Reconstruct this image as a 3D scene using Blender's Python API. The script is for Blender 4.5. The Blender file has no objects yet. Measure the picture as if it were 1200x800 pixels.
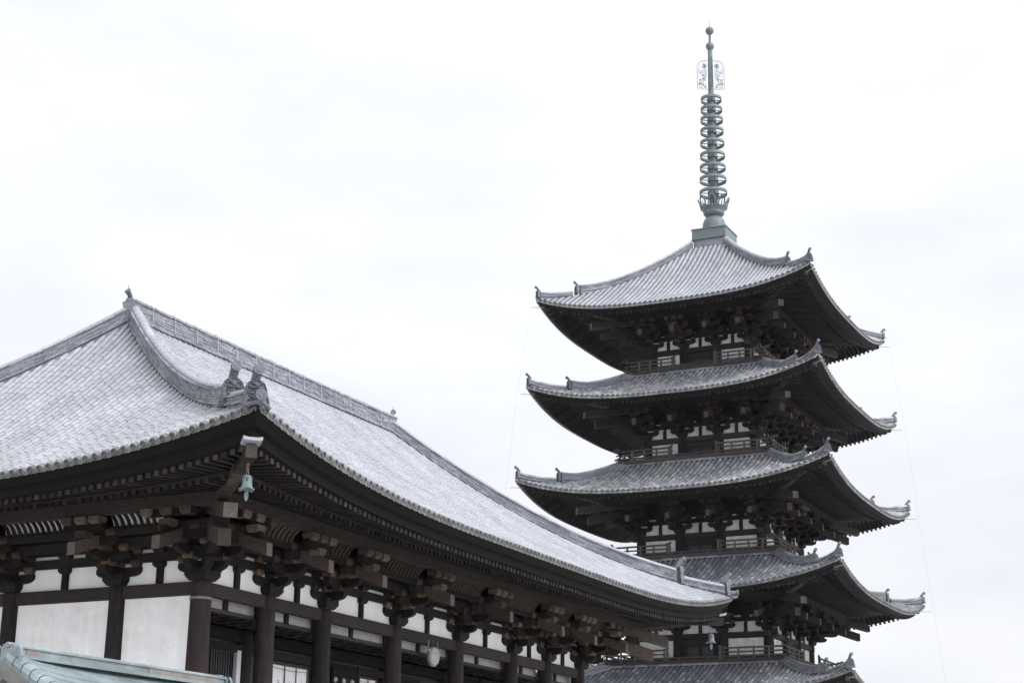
import bpy, math, random
from mathutils import Vector, Matrix
R = math.radians
random.seed(7)
S = bpy.context.scene
COL = S.collection

# ------------------------------------------------------------------ camera
CAM = Vector((25.847, -35.165, 0.227))
YAW, PITCH, ROLL, FPX = 0.453913, 0.288854, 0.012752, 1977.5
def cam_axes():
    f = Vector((-math.sin(YAW)*math.cos(PITCH), math.cos(YAW)*math.cos(PITCH), math.sin(PITCH)))
    r = Vector((math.cos(YAW), math.sin(YAW), 0)); u = r.cross(f)
    c, s = math.cos(ROLL), math.sin(ROLL)
    return r*c+u*s, u*c-r*s, f
_r, _u, _f = cam_axes()
cd = bpy.data.cameras.new('camera'); cam = bpy.data.objects.new('camera', cd); COL.objects.link(cam)
cd.sensor_width = 36; cd.lens = FPX/1200*36; cd.clip_start = .1; cd.clip_end = 6000
cam.matrix_world = Matrix(((_r.x,_u.x,-_f.x,CAM.x),(_r.y,_u.y,-_f.y,CAM.y),(_r.z,_u.z,-_f.z,CAM.z),(0,0,0,1)))
S.camera = cam

# ------------------------------------------------------------------ sky and sun (bright overcast)
SUNSIDE = 2.7
SUN_EL, SUN_AZ = 46, 96            # azimuth clockwise from +Y
w = bpy.data.worlds.new('World'); S.world = w; w.use_nodes = True
nt = w.node_tree; nt.nodes.clear()
N = nt.nodes.new; LK = nt.links.new
out = N('ShaderNodeOutputWorld'); bg = N('ShaderNodeBackground'); LK(bg.outputs[0], out.inputs[0])
bg.inputs['Strength'].default_value = .1
sky = N('ShaderNodeTexSky'); sky.sky_type = 'NISHITA'; sky.sun_disc = False
sky.sun_elevation = R(SUN_EL); sky.sun_rotation = R(SUN_AZ)
tc = N('ShaderNodeTexCoord'); sep = N('ShaderNodeSeparateXYZ'); LK(tc.outputs['Generated'], sep.inputs[0])
ramp = N('ShaderNodeMapRange'); ramp.inputs[1].default_value = 0.15; ramp.inputs[2].default_value = 1.0
ramp.inputs[3].default_value = 9.0; ramp.inputs[4].default_value = 14.0
LK(sep.outputs['Z'], ramp.inputs[0])
mp = N('ShaderNodeMapping'); mp.inputs['Scale'].default_value = (1.6, 1.6, 4.2); mp.inputs['Location'].default_value = (.35, .1, .6); LK(tc.outputs['Generated'], mp.inputs[0])
nz = N('ShaderNodeTexNoise'); nz.inputs['Scale'].default_value = 2.6; nz.inputs['Detail'].default_value = 5; nz.inputs['Roughness'].default_value = .5
LK(mp.outputs[0], nz.inputs['Vector'])
cr = N('ShaderNodeValToRGB'); cr.color_ramp.elements[0].position = .37; cr.color_ramp.elements[0].color = (.79,.83,.905,1)
cr.color_ramp.elements[1].position = .68; cr.color_ramp.elements[1].color = (.985,.99,1.02,1)
LK(nz.outputs['Fac'], cr.inputs[0])
dt = N('ShaderNodeVectorMath'); dt.operation = 'DOT_PRODUCT'; LK(tc.outputs['Generated'], dt.inputs[0]); dt.inputs[1].default_value = (.95,-.12,.25)
dr = N('ShaderNodeMapRange'); dr.inputs[1].default_value = -.2; dr.inputs[2].default_value = .9; dr.inputs[3].default_value = 1.0; dr.inputs[4].default_value = SUNSIDE; dr.interpolation_type = 'SMOOTHSTEP'
LK(dt.outputs['Value'], dr.inputs[0])
rm = N('ShaderNodeMath'); rm.operation = 'MULTIPLY'; LK(ramp.outputs[0], rm.inputs[0]); LK(dr.outputs[0], rm.inputs[1])
mul = N('ShaderNodeVectorMath'); mul.operation = 'SCALE'; LK(cr.outputs[0], mul.inputs[0]); LK(rm.outputs[0], mul.inputs['Scale'])
mx = N('ShaderNodeMix'); mx.data_type = 'RGBA'; mx.inputs[0].default_value = .97
LK(sky.outputs[0], mx.inputs[6]); LK(mul.outputs[0], mx.inputs[7]); LK(mx.outputs[2], bg.inputs['Color'])
sl = bpy.data.lights.new('sun', 'SUN'); sl.energy = 1.5; sl.angle = R(14); sl.color = (1,.985,.965)
sun = bpy.data.objects.new('sun', sl); COL.objects.link(sun)
sd = Vector((math.sin(R(SUN_AZ))*math.cos(R(SUN_EL)), math.cos(R(SUN_AZ))*math.cos(R(SUN_EL)), math.sin(R(SUN_EL))))
sun.rotation_euler = sd.to_track_quat('Z','Y').to_euler(); sun.location = (60,-40,80)
S.view_settings.view_transform = 'Standard'; S.view_settings.look = 'None'
S.view_settings.exposure = 0.16; S.view_settings.gamma = 1; S.view_settings.use_curve_mapping = False

# ------------------------------------------------------------------ materials
def mat(name, c1, c2, rough=.7, scale=6, stretch=(1,1,1), island=0, c3=None, bump=.15, detail=6, metal=0, spots=None, spec=.5, coord='Object', isl_cols=None, broad=None):
    m = bpy.data.materials.new(name); m.use_nodes = True
    t = m.node_tree; b = t.nodes['Principled BSDF']; n = t.nodes.new; l = t.links.new
    b.inputs['Roughness'].default_value = rough; b.inputs['Metallic'].default_value = metal
    b.inputs['Specular IOR Level'].default_value = spec
    co = n('ShaderNodeTexCoord'); ma = n('ShaderNodeMapping'); ma.inputs['Scale'].default_value = stretch
    l(co.outputs[coord], ma.inputs[0])
    no = n('ShaderNodeTexNoise'); no.inputs['Scale'].default_value = scale; no.inputs['Detail'].default_value = detail; no.inputs['Roughness'].default_value = .62
    l(ma.outputs[0], no.inputs['Vector'])
    r = n('ShaderNodeValToRGB'); r.color_ramp.elements[0].position = .3; r.color_ramp.elements[0].color = (*c1,1)
    r.color_ramp.elements[1].position = .72; r.color_ramp.elements[1].color = (*c2,1)
    l(no.outputs['Fac'], r.inputs[0]); col = r.outputs[0]
    geo = n('ShaderNodeNewGeometry')
    if isl_cols:
        ir = n('ShaderNodeValToRGB'); ir.color_ramp.interpolation = 'LINEAR'
        els = ir.color_ramp.elements
        for i,(p,c) in enumerate(isl_cols):
            e = els[i] if i < 2 else els.new(p)
            e.position = p; e.color = (*c,1)
        l(geo.outputs['Random Per Island'], ir.inputs[0])
        x = n('ShaderNodeMix'); x.data_type = 'RGBA'; x.blend_type = 'MULTIPLY'; x.inputs[0].default_value = 1
        l(col, x.inputs[6]); l(ir.outputs[0], x.inputs[7]); col = x.outputs[2]
    if spots:
        sc, c, lo, hi, amt = spots
        n2 = n('ShaderNodeTexNoise'); n2.inputs['Scale'].default_value = sc; n2.inputs['Detail'].default_value = 7; n2.inputs['Roughness'].default_value = .7
        l(co.outputs[coord], n2.inputs['Vector'])
        mr = n('ShaderNodeMapRange'); mr.inputs[1].default_value = lo; mr.inputs[2].default_value = hi; mr.inputs[4].default_value = amt
        l(n2.outputs['Fac'], mr.inputs[0])
        x = n('ShaderNodeMix'); x.data_type = 'RGBA'; l(mr.outputs[0], x.inputs[0]); l(col, x.inputs[6]); x.inputs[7].default_value = (*c,1); col = x.outputs[2]
    if broad:
        sc, st_, lo, hi = broad
        m3 = n('ShaderNodeMapping'); m3.inputs['Scale'].default_value = st_; l(co.outputs[coord], m3.inputs[0])
        n3 = n('ShaderNodeTexNoise'); n3.inputs['Scale'].default_value = sc; n3.inputs['Detail'].default_value = 6; n3.inputs['Roughness'].default_value = .6; l(m3.outputs[0], n3.inputs['Vector'])
        r3 = n('ShaderNodeMapRange'); r3.inputs[1].default_value = .32; r3.inputs[2].default_value = .68; r3.inputs[3].default_value = lo; r3.inputs[4].default_value = hi
        l(n3.outputs['Fac'], r3.inputs[0])
        x = n('ShaderNodeVectorMath'); x.operation = 'SCALE'; l(col, x.inputs[0]); l(r3.outputs[0], x.inputs['Scale']); col = x.outputs[0]
    l(col, b.inputs['Base Color'])
    if bump:
        bp = n('ShaderNodeBump'); bp.inputs['Strength'].default_value = bump; bp.inputs['Distance'].default_value = .03
        l(no.outputs['Fac'], bp.inputs['Height']); l(bp.outputs[0], b.inputs['Normal'])
    return m
ISW = [(0,(.6,.55,.52)),(1,(1.5,1.5,1.5)),(.5,(1,1,1))]
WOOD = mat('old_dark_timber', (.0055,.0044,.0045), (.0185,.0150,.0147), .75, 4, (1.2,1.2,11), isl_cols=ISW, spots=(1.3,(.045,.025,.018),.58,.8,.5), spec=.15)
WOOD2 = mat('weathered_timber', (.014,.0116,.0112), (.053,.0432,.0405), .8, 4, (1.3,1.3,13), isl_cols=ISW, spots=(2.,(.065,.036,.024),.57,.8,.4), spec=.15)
RAILW = mat('weathered_rail_timber', (.05,.042,.040), (.125,.108,.10), .8, 4, (1.3,1.3,10), isl_cols=[(0,(.7,.68,.66)),(1,(1.3,1.28,1.25))], spec=.15)
TAILW = mat('tail_rafter_timber', (.030,.0238,.021), (.094,.072,.062), .8, 4, (1.3,1.3,13), spots=(2.,(.06,.03,.018),.58,.8,.5), spec=.15)
SHADEP = mat('shade_toned_plaster', (.26,.255,.25), (.36,.355,.35), .9, 2.5, spec=.1)  # plaster darkened: the porch shade is put into its colour
BAND = mat('dull_iron_band', (.10,.095,.095), (.17,.165,.16), .6, 6)
WEND = mat('end_grain_timber', (.065,.054,.048), (.165,.142,.128), .85, 5, (1.5,1.5,7), isl_cols=[(0,(.45,.42,.4)),(1,(1.25,1.2,1.15))], spec=.15)
WRED = mat('reddish_column_timber', (.017,.0112,.0108), (.037,.0245,.0232), .7, 3, (3,3,.35), bump=.3, spots=(2.5,(.03,.022,.022),.5,.75,.8), spec=.15)
WCOL = mat('grey_column_timber', (.010,.0082,.0083), (.030,.0240,.0240), .75, 3, (4,4,.35), bump=.35, spots=(5,(.075,.045,.038),.52,.8,.5), spec=.15)
REND = mat('rafter_end_timber', (.022,.0185,.0175), (.052,.044,.041), .85, 8, isl_cols=[(0,(.5,.5,.5)),(1,(1.3,1.25,1.2))], spec=.15)
RAFT = mat('rafter_timber', (.008,.0065,.0068), (.026,.0212,.0210), .8, 5, (2,2,5), isl_cols=ISW, spec=.15)
PWOOD = mat('grey_pagoda_timber', (.0085,.0074,.0084), (.026,.0226,.0245), .8, 4, (1.2,1.2,9), isl_cols=ISW, spec=.2)
PWOOD2 = mat('grey_pagoda_beam_timber', (.017,.0147,.0155), (.056,.0485,.0490), .8, 4, (1.3,1.3,11), isl_cols=ISW, spots=(2.,(.065,.040,.030),.58,.8,.4), spec=.2)
PRAFT = mat('grey_pagoda_rafter_timber', (.0095,.0082,.0090), (.029,.0250,.0265), .8, 5, (2,2,5), isl_cols=ISW, spec=.2)
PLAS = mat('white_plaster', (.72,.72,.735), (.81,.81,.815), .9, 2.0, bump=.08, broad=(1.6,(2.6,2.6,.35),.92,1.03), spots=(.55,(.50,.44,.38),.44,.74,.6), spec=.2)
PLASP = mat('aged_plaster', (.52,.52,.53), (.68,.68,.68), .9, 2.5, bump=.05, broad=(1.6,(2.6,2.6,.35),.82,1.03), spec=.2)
TILE = mat('pale_roof_tile', (.245,.252,.275), (.345,.349,.368), .55, 9, bump=.25, broad=(.55,(1,1,.5),.80,1.10), spots=(1.6,(.20,.19,.18),.52,.78,.5),
           isl_cols=[(0,(.76,.78,.83)),(1,(1.12,1.10,1.08)),(.12,(.87,.89,.93)),(.55,(.97,.97,1.)),(.96,(1.05,1.03,1.01)),(.985,(.96,.90,.85))])
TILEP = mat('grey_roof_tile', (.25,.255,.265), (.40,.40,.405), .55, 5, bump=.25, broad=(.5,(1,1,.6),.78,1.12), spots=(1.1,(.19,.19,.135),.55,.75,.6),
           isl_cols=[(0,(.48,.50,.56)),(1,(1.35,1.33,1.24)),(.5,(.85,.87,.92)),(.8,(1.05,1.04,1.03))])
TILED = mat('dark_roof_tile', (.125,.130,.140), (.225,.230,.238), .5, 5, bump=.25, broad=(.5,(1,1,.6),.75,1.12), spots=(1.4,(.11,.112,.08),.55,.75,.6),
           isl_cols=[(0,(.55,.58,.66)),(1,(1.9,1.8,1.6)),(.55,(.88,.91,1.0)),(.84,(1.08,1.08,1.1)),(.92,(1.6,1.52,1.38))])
TEND = mat('tile_end_disc', (.055,.056,.058), (.13,.13,.13), .65, 9, bump=.3, spots=(5,(.17,.17,.15),.55,.75,.6))
PANT = mat('pan_tile', (.10,.103,.112), (.18,.182,.195), .6, 9, bump=.2, isl_cols=[(0,(.7,.7,.75)),(1,(1.15,1.15,1.12))])
RIM = mat('eave_disc_rim', (.085,.087,.084), (.18,.18,.175), .6, 8, bump=.25, isl_cols=[(0,(.65,.65,.65)),(1,(1.3,1.3,1.25))])
FASC = mat('black_fascia_timber', (.0038,.0032,.0034), (.011,.009,.0092), .8, 4, (1.2,1.2,11), spec=.1)  # near-black, darker than the other timbers
PANL = mat('eave_pan_tile', (.075,.077,.073), (.145,.145,.14), .6, 9, bump=.2, isl_cols=[(0,(.6,.6,.6)),(1,(1.2,1.2,1.15))])
PAND = mat('dark_pan_tile', (.09,.095,.10), (.17,.17,.175), .65, 6, bump=.2, isl_cols=[(0,(.7,.7,.75)),(1,(1.3,1.3,1.2))])  # pagoda pan tiles, darker than the roll tiles
RIDGE = mat('ridge_tile', (.15,.157,.18), (.275,.277,.30), .6, 10, bump=.3, broad=(.8,(1,1,1),.72,1.08), spots=(3,(.25,.21,.17),.62,.8,.5),
            isl_cols=[(0,(.55,.57,.62)),(1,(1.2,1.18,1.15)),(.5,(.9,.92,.96))])
ONI = mat('demon_tile_clay', (.05,.055,.065), (.135,.142,.16), .6, 14, bump=.4)
COPP = mat('verdigris_copper', (.112,.146,.153), (.185,.225,.228), .55, 3, (1,.25,1), bump=.1, spots=(2.0,(.36,.40,.42),.5,.75,.6), broad=(1.2,(1.5,.5,1.5),.72,1.12), metal=.0, isl_cols=[(0,(.86,.88,.9)),(1,(1.08,1.08,1.08))])
COPB = mat('brown_copper', (.13,.112,.10), (.20,.18,.16), .6, 5, bump=.1)
BRON = mat('green_bronze', (.075,.098,.104), (.14,.168,.17), .55, 4, (3,3,.6), bump=.2, spots=(3,(.09,.11,.12),.5,.7,.7), metal=.1)
BELLM = mat('bell_patina', (.075,.105,.110), (.15,.192,.194), .6, 9, bump=.2, spots=(8,(.2,.3,.3),.55,.75,.7))
GREYM = mat('grey_gong_metal', (.22,.22,.22), (.34,.34,.335), .5, 8, bump=.1, metal=.2)
STUD = mat('green_stud_metal', (.30,.40,.38), (.42,.5,.48), .5, 8)
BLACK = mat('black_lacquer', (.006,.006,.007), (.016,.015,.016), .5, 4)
PAPER = mat('white_cloth', (.74,.74,.76), (.82,.82,.83), .9, 3, spec=.1)
WPOST = mat('white_painted_post', (.55,.55,.58), (.68,.68,.70), .6, 3)
CORD = mat('brown_cord', (.18,.11,.09), (.25,.16,.13), .8, 5)
INK = mat('grey_ink', (.28,.29,.32), (.36,.36,.4), .9, 5)
STONE = mat('podium_stone', (.25,.24,.22), (.36,.35,.33), .85, 3)
GRAV = mat('pale_gravel', (.36,.35,.33), (.50,.49,.46), .95, .8, bump=.3, detail=10)
LEAF = mat('leaf_green', (.035,.07,.02), (.09,.14,.04), .6, 2, isl_cols=[(0,(.6,.6,.6)),(1,(1.5,1.45,1.2))])
BARK = mat('tree_bark', (.05,.04,.03), (.12,.10,.08), .9, 4)
WIRE = mat('pale_green_wire', (.27,.31,.31), (.36,.40,.40), .6, 5)
STEEL = mat('thin_steel_rod', (.25,.27,.28), (.35,.37,.38), .5, 4)

# ------------------------------------------------------------------ mesh helpers
class MB:
    def __init__(s): s.v=[]; s.f=[]; s.m=[]
    def add(s, vs, fs, m=0, M=None):
        o=len(s.v)
        if M is not None: vs=[M@Vector(p) for p in vs]
        s.v.extend(tuple(p) for p in vs)
        s.f.extend(tuple(i+o for i in f) for f in fs); s.m.extend([m]*len(fs))
    def box(s, c, d, m=0, M=None):
        x,y,z=c; a,b,e=d[0]/2,d[1]/2,d[2]/2
        s.add([(x-a,y-b,z-e),(x+a,y-b,z-e),(x+a,y+b,z-e),(x-a,y+b,z-e),(x-a,y-b,z+e),(x+a,y-b,z+e),(x+a,y+b,z+e),(x-a,y+b,z+e)],
              [(3,2,1,0),(4,5,6,7),(0,1,5,4),(1,2,6,5),(2,3,7,6),(3,0,4,7)],m,M)
    def beam(s, p0, p1, w, h, m=0, mend=None, M=None, plumb=True):
        p0,p1=Vector(p0),Vector(p1); t=(p1-p0).normalized(); side=t.cross(Vector((0,0,1)))
        if side.length<1e-4: side=Vector((1,0,0))
        side=side.normalized()*w/2; up=(Vector((0,0,1)) if plumb and abs(t.z)<.9 else side.cross(t).normalized())*h/2
        vs=[p0-side-up,p0+side-up,p0+side+up,p0-side+up,p1-side-up,p1+side-up,p1+side+up,p1-side+up]
        s.add(vs,[(0,1,5,4),(1,2,6,5),(2,3,7,6),(3,0,4,7)],m,M)
        s.add(vs,[(3,2,1,0),(4,5,6,7)],m if mend is None else mend,M)
    def prism(s, poly, M, th, m=0, mside=None):
        n=len(poly); vs=[(p[0],p[1],-th/2) for p in poly]+[(p[0],p[1],th/2) for p in poly]
        s.add(vs,[tuple(range(n))[::-1],tuple(range(n,2*n))],m,M)
        s.add(vs,[(i,(i+1)%n,n+(i+1)%n,n+i) for i in range(n)],m if mside is None else mside,M)
    def tube(s, path, r, n=8, m=0, cap=True, M=None):
        path=[Vector(p) for p in path]; k=len(path); rs=r if isinstance(r,(list,tuple)) else [r]*k
        vs=[]; ref=None
        for i,p in enumerate(path):
            t=(path[min(i+1,k-1)]-path[max(i-1,0)]).normalized()
            if ref is None: ref=t.orthogonal().normalized()
            a=(ref-t*ref.dot(t)).normalized(); b=t.cross(a); ref=a
            vs+=[p+(a*math.cos(2*math.pi*j/n)+b*math.sin(2*math.pi*j/n))*rs[i] for j in range(n)]
        fs=[(i*n+j,i*n+(j+1)%n,(i+1)*n+(j+1)%n,(i+1)*n+j) for i in range(k-1) for j in range(n)]
        if cap: fs+=[tuple(range(n))[::-1],tuple(range((k-1)*n,k*n))]
        s.add(vs,fs,m,M)
    def lathe(s, prof, c=(0,0,0), n=24, m=0, M=None, close=False):
        vs=[(c[0]+r*math.cos(2*math.pi*j/n),c[1]+r*math.sin(2*math.pi*j/n),c[2]+z) for r,z in prof for j in range(n)]
        k=len(prof); rng=range(k) if close else range(k-1)
        s.add(vs,[(i*n+j,i*n+(j+1)%n,((i+1)%k)*n+(j+1)%n,((i+1)%k)*n+j) for i in rng for j in range(n)],m,M)
    def build(s, name, mats, parent=None, smooth=False, loc=None):
        return obj(name, s.mesh(name,mats,smooth), parent, loc)
    def mesh(s, name, mats, smooth=False):
        me=bpy.data.meshes.new(name); me.from_pydata(s.v,[],s.f)
        for x in (mats if isinstance(mats,(list,tuple)) else [mats]): me.materials.append(x)
        me.polygons.foreach_set('material_index',s.m)
        if smooth: me.polygons.foreach_set('use_smooth',[True]*len(s.f))
        me.update(); return me
def obj(name, me, parent=None, loc=None, M=None, label=None):
    o=bpy.data.objects.new(name,me); COL.objects.link(o)
    if parent: o.parent=parent
    if M is not None: o.matrix_local=M
    if loc is not None: o.location=loc
    if label: o['label']=label
    return o
def thing(name, label, cat, loc=(0,0,0), group=None):
    o=bpy.data.objects.new(name,None); COL.objects.link(o); o.location=loc; o.empty_display_size=.3
    o['label']=label; o['category']=cat
    if group: o['group']=group
    return o
def bevel(o, wd=.012, seg=2):
    b=o.modifiers.new('bevel','BEVEL'); b.width=wd; b.segments=seg; b.limit_method='ANGLE'; b.angle_limit=R(40)

# a side of a building: corner point, direction along the wall, direction outwards, wall length
class Side:
    def __init__(s,o,al,ou,L): s.o=Vector(o); s.al=Vector(al); s.ou=Vector(ou); s.L=L
    def p(s,a,d,z): return s.o+s.al*a+s.ou*d+Vector((0,0,z))
    def M(s,a=0,d=0,z=0):       # rotation only (right-handed): local x = along (flipped if needed), y = outward, z = up
        al=s.al if s.al.cross(s.ou).z>0 else -s.al
        q=s.p(a,d,z)
        return Matrix(((al.x,s.ou.x,0,q.x),(al.y,s.ou.y,0,q.y),(0,0,1,q.z),(0,0,0,1)))

class Eave:                      # uplift of an eave towards its corners
    def __init__(s,O,dp,up,span,pw=3): s.O=O; s.dp=dp; s.up=up; s.span=span; s.pw=pw
    def U(s,u): return s.up*max(0,1-max(0,u)/s.span)**s.pw
    def lift(s,side,a,d):
        u=min(a+s.O,side.L+s.O-a)
        return s.U(u)*max(0,(d-s.dp)/(s.O-s.dp))

def sweep(mb, side, ev, prof, m=0, closed=True, base=0, n=48):
    k=len(prof); vs=[]
    for i in range(n+1):
        t=i/n; t=.5-.5*math.cos(math.pi*t)*(1 if True else 1)
        for d,z in prof:
            a=-d+t*(side.L+2*d)
            vs.append(side.p(a,d,base+z+ev.lift(side,a,d)))
    fs=[(i*k+j,i*k+(j+1)%k,(i+1)*k+(j+1)%k,(i+1)*k+j) for i in range(n) for j in range(k if closed else k-1)]
    mb.add(vs,fs,m)

def rafters(mb, side, ev, d0, z0, d1, z1, w, h, sp, m=0, mend=1):
    n=int((side.L+2*d1-.3)/sp); a0=-d1+.15+((side.L+2*d1-.3)-n*sp)/2
    for i in range(n+1):
        a=a0+i*sp
        ds=max(d0,-a+.05,a-side.L+.05)
        if ds>d1-.08: continue
        zs=z0+(z1-z0)*(ds-d0)/(d1-d0)
        p0=side.p(a,ds,zs+ev.lift(side,a,ds)); p1=side.p(a,d1,z1+ev.lift(side,a,d1))
        mb.beam(p0,p1,w,h,m,mend)

def g_curve(t,c): return t*(1-c)+c*t*t
class RoofFace:
    def __init__(s, side, ev, run, kA, kB, ze, zt, c=.38):
        s.side=side; s.ev=ev; s.run=run; s.kA=kA; s.kB=kB; s.ze=ze; s.zt=zt; s.c=c; s.Lt=side.L+2*ev.O
    def z(s,v,q):
        t=min(1,v/s.run); u=min(q-s.kA*v,s.Lt-q-s.kB*v)
        return s.ze+s.ev.U(u)*(1-t)**2+(s.zt-s.ze)*g_curve(t,s.c)
    def p(s,v,q,dz=0): return s.side.p(q-s.ev.O,s.ev.O-v,s.z(v,q)+dz)
    def vmax(s,q): return min(s.run,q/s.kA,(s.Lt-q)/s.kB)

ARC=[math.pi*i/6 for i in range(7)]
def tile_roof(mb, F, sp, seg, r, rng, margin=.12, jit=1.0):
    # mat 0 roll tiles, 1 pan tiles, 2 eave discs
    side=F.side; al=side.al; n=int(F.Lt/sp); off=(F.Lt-n*sp)/2
    for i in range(n+1):
        q=off+i*sp
        vm=F.vmax(q)-margin
        if vm<.1: continue
        ns=max(1,int(vm/seg+.5)); st=vm/ns; ph=rng.uniform(-.16,.16)*st
        for j in range(ns):
            v0,v1=(j*st+ph if j else 0),(j+1)*st+.03+(ph if j<ns-1 else 0)
            jx=rng.uniform(-.006,.006)*jit; jz=rng.uniform(-.004,.006)*jit
            P0=F.p(v0,q,.006+jz)+al*jx; P1=F.p(min(v1,F.run),q,-.004)+al*jx
            t=(P1-P0).normalized(); nn=al.cross(t)
            if nn.z<0: nn=-nn
            r0,r1=r*1.035,r*.985
            vs=[P0+al*(r0*math.cos(a))+nn*(r0*math.sin(a)*1.05) for a in ARC]+[P1+al*(r1*math.cos(a))+nn*(r1*math.sin(a)*1.05) for a in ARC]
            mb.add(vs,[(a,a+1,a+8,a+7) for a in range(6)]+[tuple(range(7))],0)
        # eave end disc
        P=F.p(0,q,.0); P1=F.p(.3,q,0); t=(P-P1).normalized(); nn=al.cross(t); nn=nn if nn.z>0 else -nn
        k=14; rr=r*1.20; c0=P+nn*(r*.05)
        ring=lambda c,q_: [c+(al*math.cos(2*math.pi*a/k)+nn*math.sin(2*math.pi*a/k))*q_ for a in range(k)]
        vs=ring(c0-t*.10,rr)+ring(c0+t*.05,rr)+ring(c0+t*.05,rr*.72)+ring(c0+t*.025,rr*.70)
        mb.add(vs,[(b*k+a,b*k+(a+1)%k,(b+1)*k+(a+1)%k,(b+1)*k+a) for b in range(2) for a in range(k)],4)
        mb.add(vs,[(2*k+a,2*k+(a+1)%k,3*k+(a+1)%k,3*k+a) for a in range(k)]+[tuple(range(3*k,4*k))],2)
    for i in range(-1,n+1):
        q0,q1=max(.02,off+i*sp),min(F.Lt-.02,off+(i+1)*sp)
        if q1-q0<.02: continue
        vm=max(F.vmax(q0),F.vmax(q1)); 
        if vm<.06: continue
        ns=max(1,int(vm/seg+.5)); st=vm/ns; qm=(q0+q1)/2
        cl=lambda v,q: min(max(q,F.kA*v),F.Lt-F.kB*v)
        for j in range(ns):
            v0,v1=j*st,(j+1)*st; lo=.026
            vs=[F.p(v0,cl(v0,q0),lo),F.p(v0,cl(v0,qm),lo-.045),F.p(v0,cl(v0,q1),lo),F.p(v1,cl(v1,q0),0),F.p(v1,cl(v1,qm),-.045),F.p(v1,cl(v1,q1),0),
                F.p(v0,cl(v0,q0),-.04),F.p(v0,cl(v0,qm),-.085),F.p(v0,cl(v0,q1),-.04)]
            mb.add(vs,[(0,1,4,3),(1,2,5,4),(6,7,1,0),(7,8,2,1)],1)
        # drooping lip of the lowest pan tile
        vs=[]
        for j in range(7):
            f=j/6; q=q0+(q1-q0)*f; dp=-.055*math.sin(math.pi*f)
            vs+=[F.p(.2,q,.03+dp*.9),F.p(-.02,q,.02+dp),F.p(-.02,q,-.035+dp*1.0-.02*math.sin(math.pi*f)),F.p(.1,q,-.06+dp)]
        mb.add(vs,[(j*4+k,j*4+k+1,j*4+k+5,j*4+k+4) for j in range(6) for k in range(3)],3)
def sheet(mb, F, dz, nv=14, nq=30, m=0):
    vs=[]
    for i in range(nv+1):
        v=F.run*i/nv
        for j in range(nq+1):
            t=.5-.5*math.cos(math.pi*j/nq); q=F.kA*v+(F.Lt-(F.kA+F.kB)*v)*t
            vs.append(F.p(v,q,dz))
    mb.add(vs,[(i*(nq+1)+j,i*(nq+1)+j+1,(i+1)*(nq+1)+j+1,(i+1)*(nq+1)+j) for i in range(nv) for j in range(nq)],m)

def stack(mb, path, w, h, layers, rng, cap_r=.1, tl=.34, flare=.0):
    """ridge of stacked flat tiles with round capping tiles along a path of points"""
    path=[Vector(p) for p in path]; cum=[0]
    for a,b in zip(path,path[1:]): cum.append(cum[-1]+(b-a).length)
    T=cum[-1]
    def at(s):
        s=max(0,min(T,s))
        for i in range(len(path)-1):
            if s<=cum[i+1] or i==len(path)-2:
                k=(s-cum[i])/max(1e-6,cum[i+1]-cum[i]); return path[i].lerp(path[i+1],k)
    lh=h/layers
    for L in range(layers):
        for sg in (-1,1):
            s=-rng.uniform(0,tl)
            while s<T:
                e=s+tl*rng.uniform(.9,1.1); s0,s1=max(0,s),min(T,e)
                if s1-s0>.02:
                    p0,p1=at(s0),at(s1); t=(p1-p0).normalized(); sd_=t.cross(Vector((0,0,1))).normalized()*sg
                    wd=w/2*(1-.10*L/layers)+rng.uniform(-.012,.012)+(.035 if L in(0,layers-1) else 0)
                    z0=L*lh+.006+rng.uniform(-.006,.006); z1=(L+1)*lh-.010
                    g=.004
                    a,b=p0+t*g,p1-t*g
                    vs=[a+Vector((0,0,z0)),a+sd_*wd+Vector((0,0,z0-.012)),a+sd_*wd+Vector((0,0,z1-.012)),a+Vector((0,0,z1)),
                        b+Vector((0,0,z0)),b+sd_*wd+Vector((0,0,z0-.012)),b+sd_*wd+Vector((0,0,z1-.012)),b+Vector((0,0,z1))]
                    mb.add(vs,[(0,1,2,3),(7,6,5,4),(0,4,5,1),(1,5,6,2),(2,6,7,3)],0)
                s=e
    # solid core so that no light shows between tiles
    for i in range(len(path)-1):
        t=(path[i+1]-path[i]).normalized(); sd_=t.cross(Vector((0,0,1))).normalized()*(w/2-.03)
        u=Vector((0,0,h-.02)); a,b=path[i],path[i+1]; dn=Vector((0,0,-.15))
        mb.add([a-sd_+dn,a+sd_+dn,a+sd_+u,a-sd_+u,b-sd_+dn,b+sd_+dn,b+sd_+u,b-sd_+u],[(0,1,5,4),(1,2,6,5),(2,3,7,6),(3,0,4,7),(0,1,2,3),(7,6,5,4)],0)
    s=0
    while s<T-.05:
        e=min(T,s+tl*1.15); p0,p1=at(s),at(e); t=(p1-p0).normalized(); sd_=t.cross(Vector((0,0,1))).normalized(); n_=sd_.cross(t)
        c0,c1=p0+Vector((0,0,h)),p1+t*.02+Vector((0,0,h)); r0,r1=cap_r*1.05,cap_r*.98
        vs=[c0+sd_*(r0*math.cos(a)*1.25)+n_*(r0*math.sin(a)) for a in ARC]+[c1+sd_*(r1*math.cos(a)*1.25)+n_*(r1*math.sin(a)) for a in ARC]
        mb.add(vs,[(a,a+1,a+8,a+7) for a in range(6)]+[tuple(range(7)),tuple(range(7,14))],1)
        s=e
    return at,T

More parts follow.
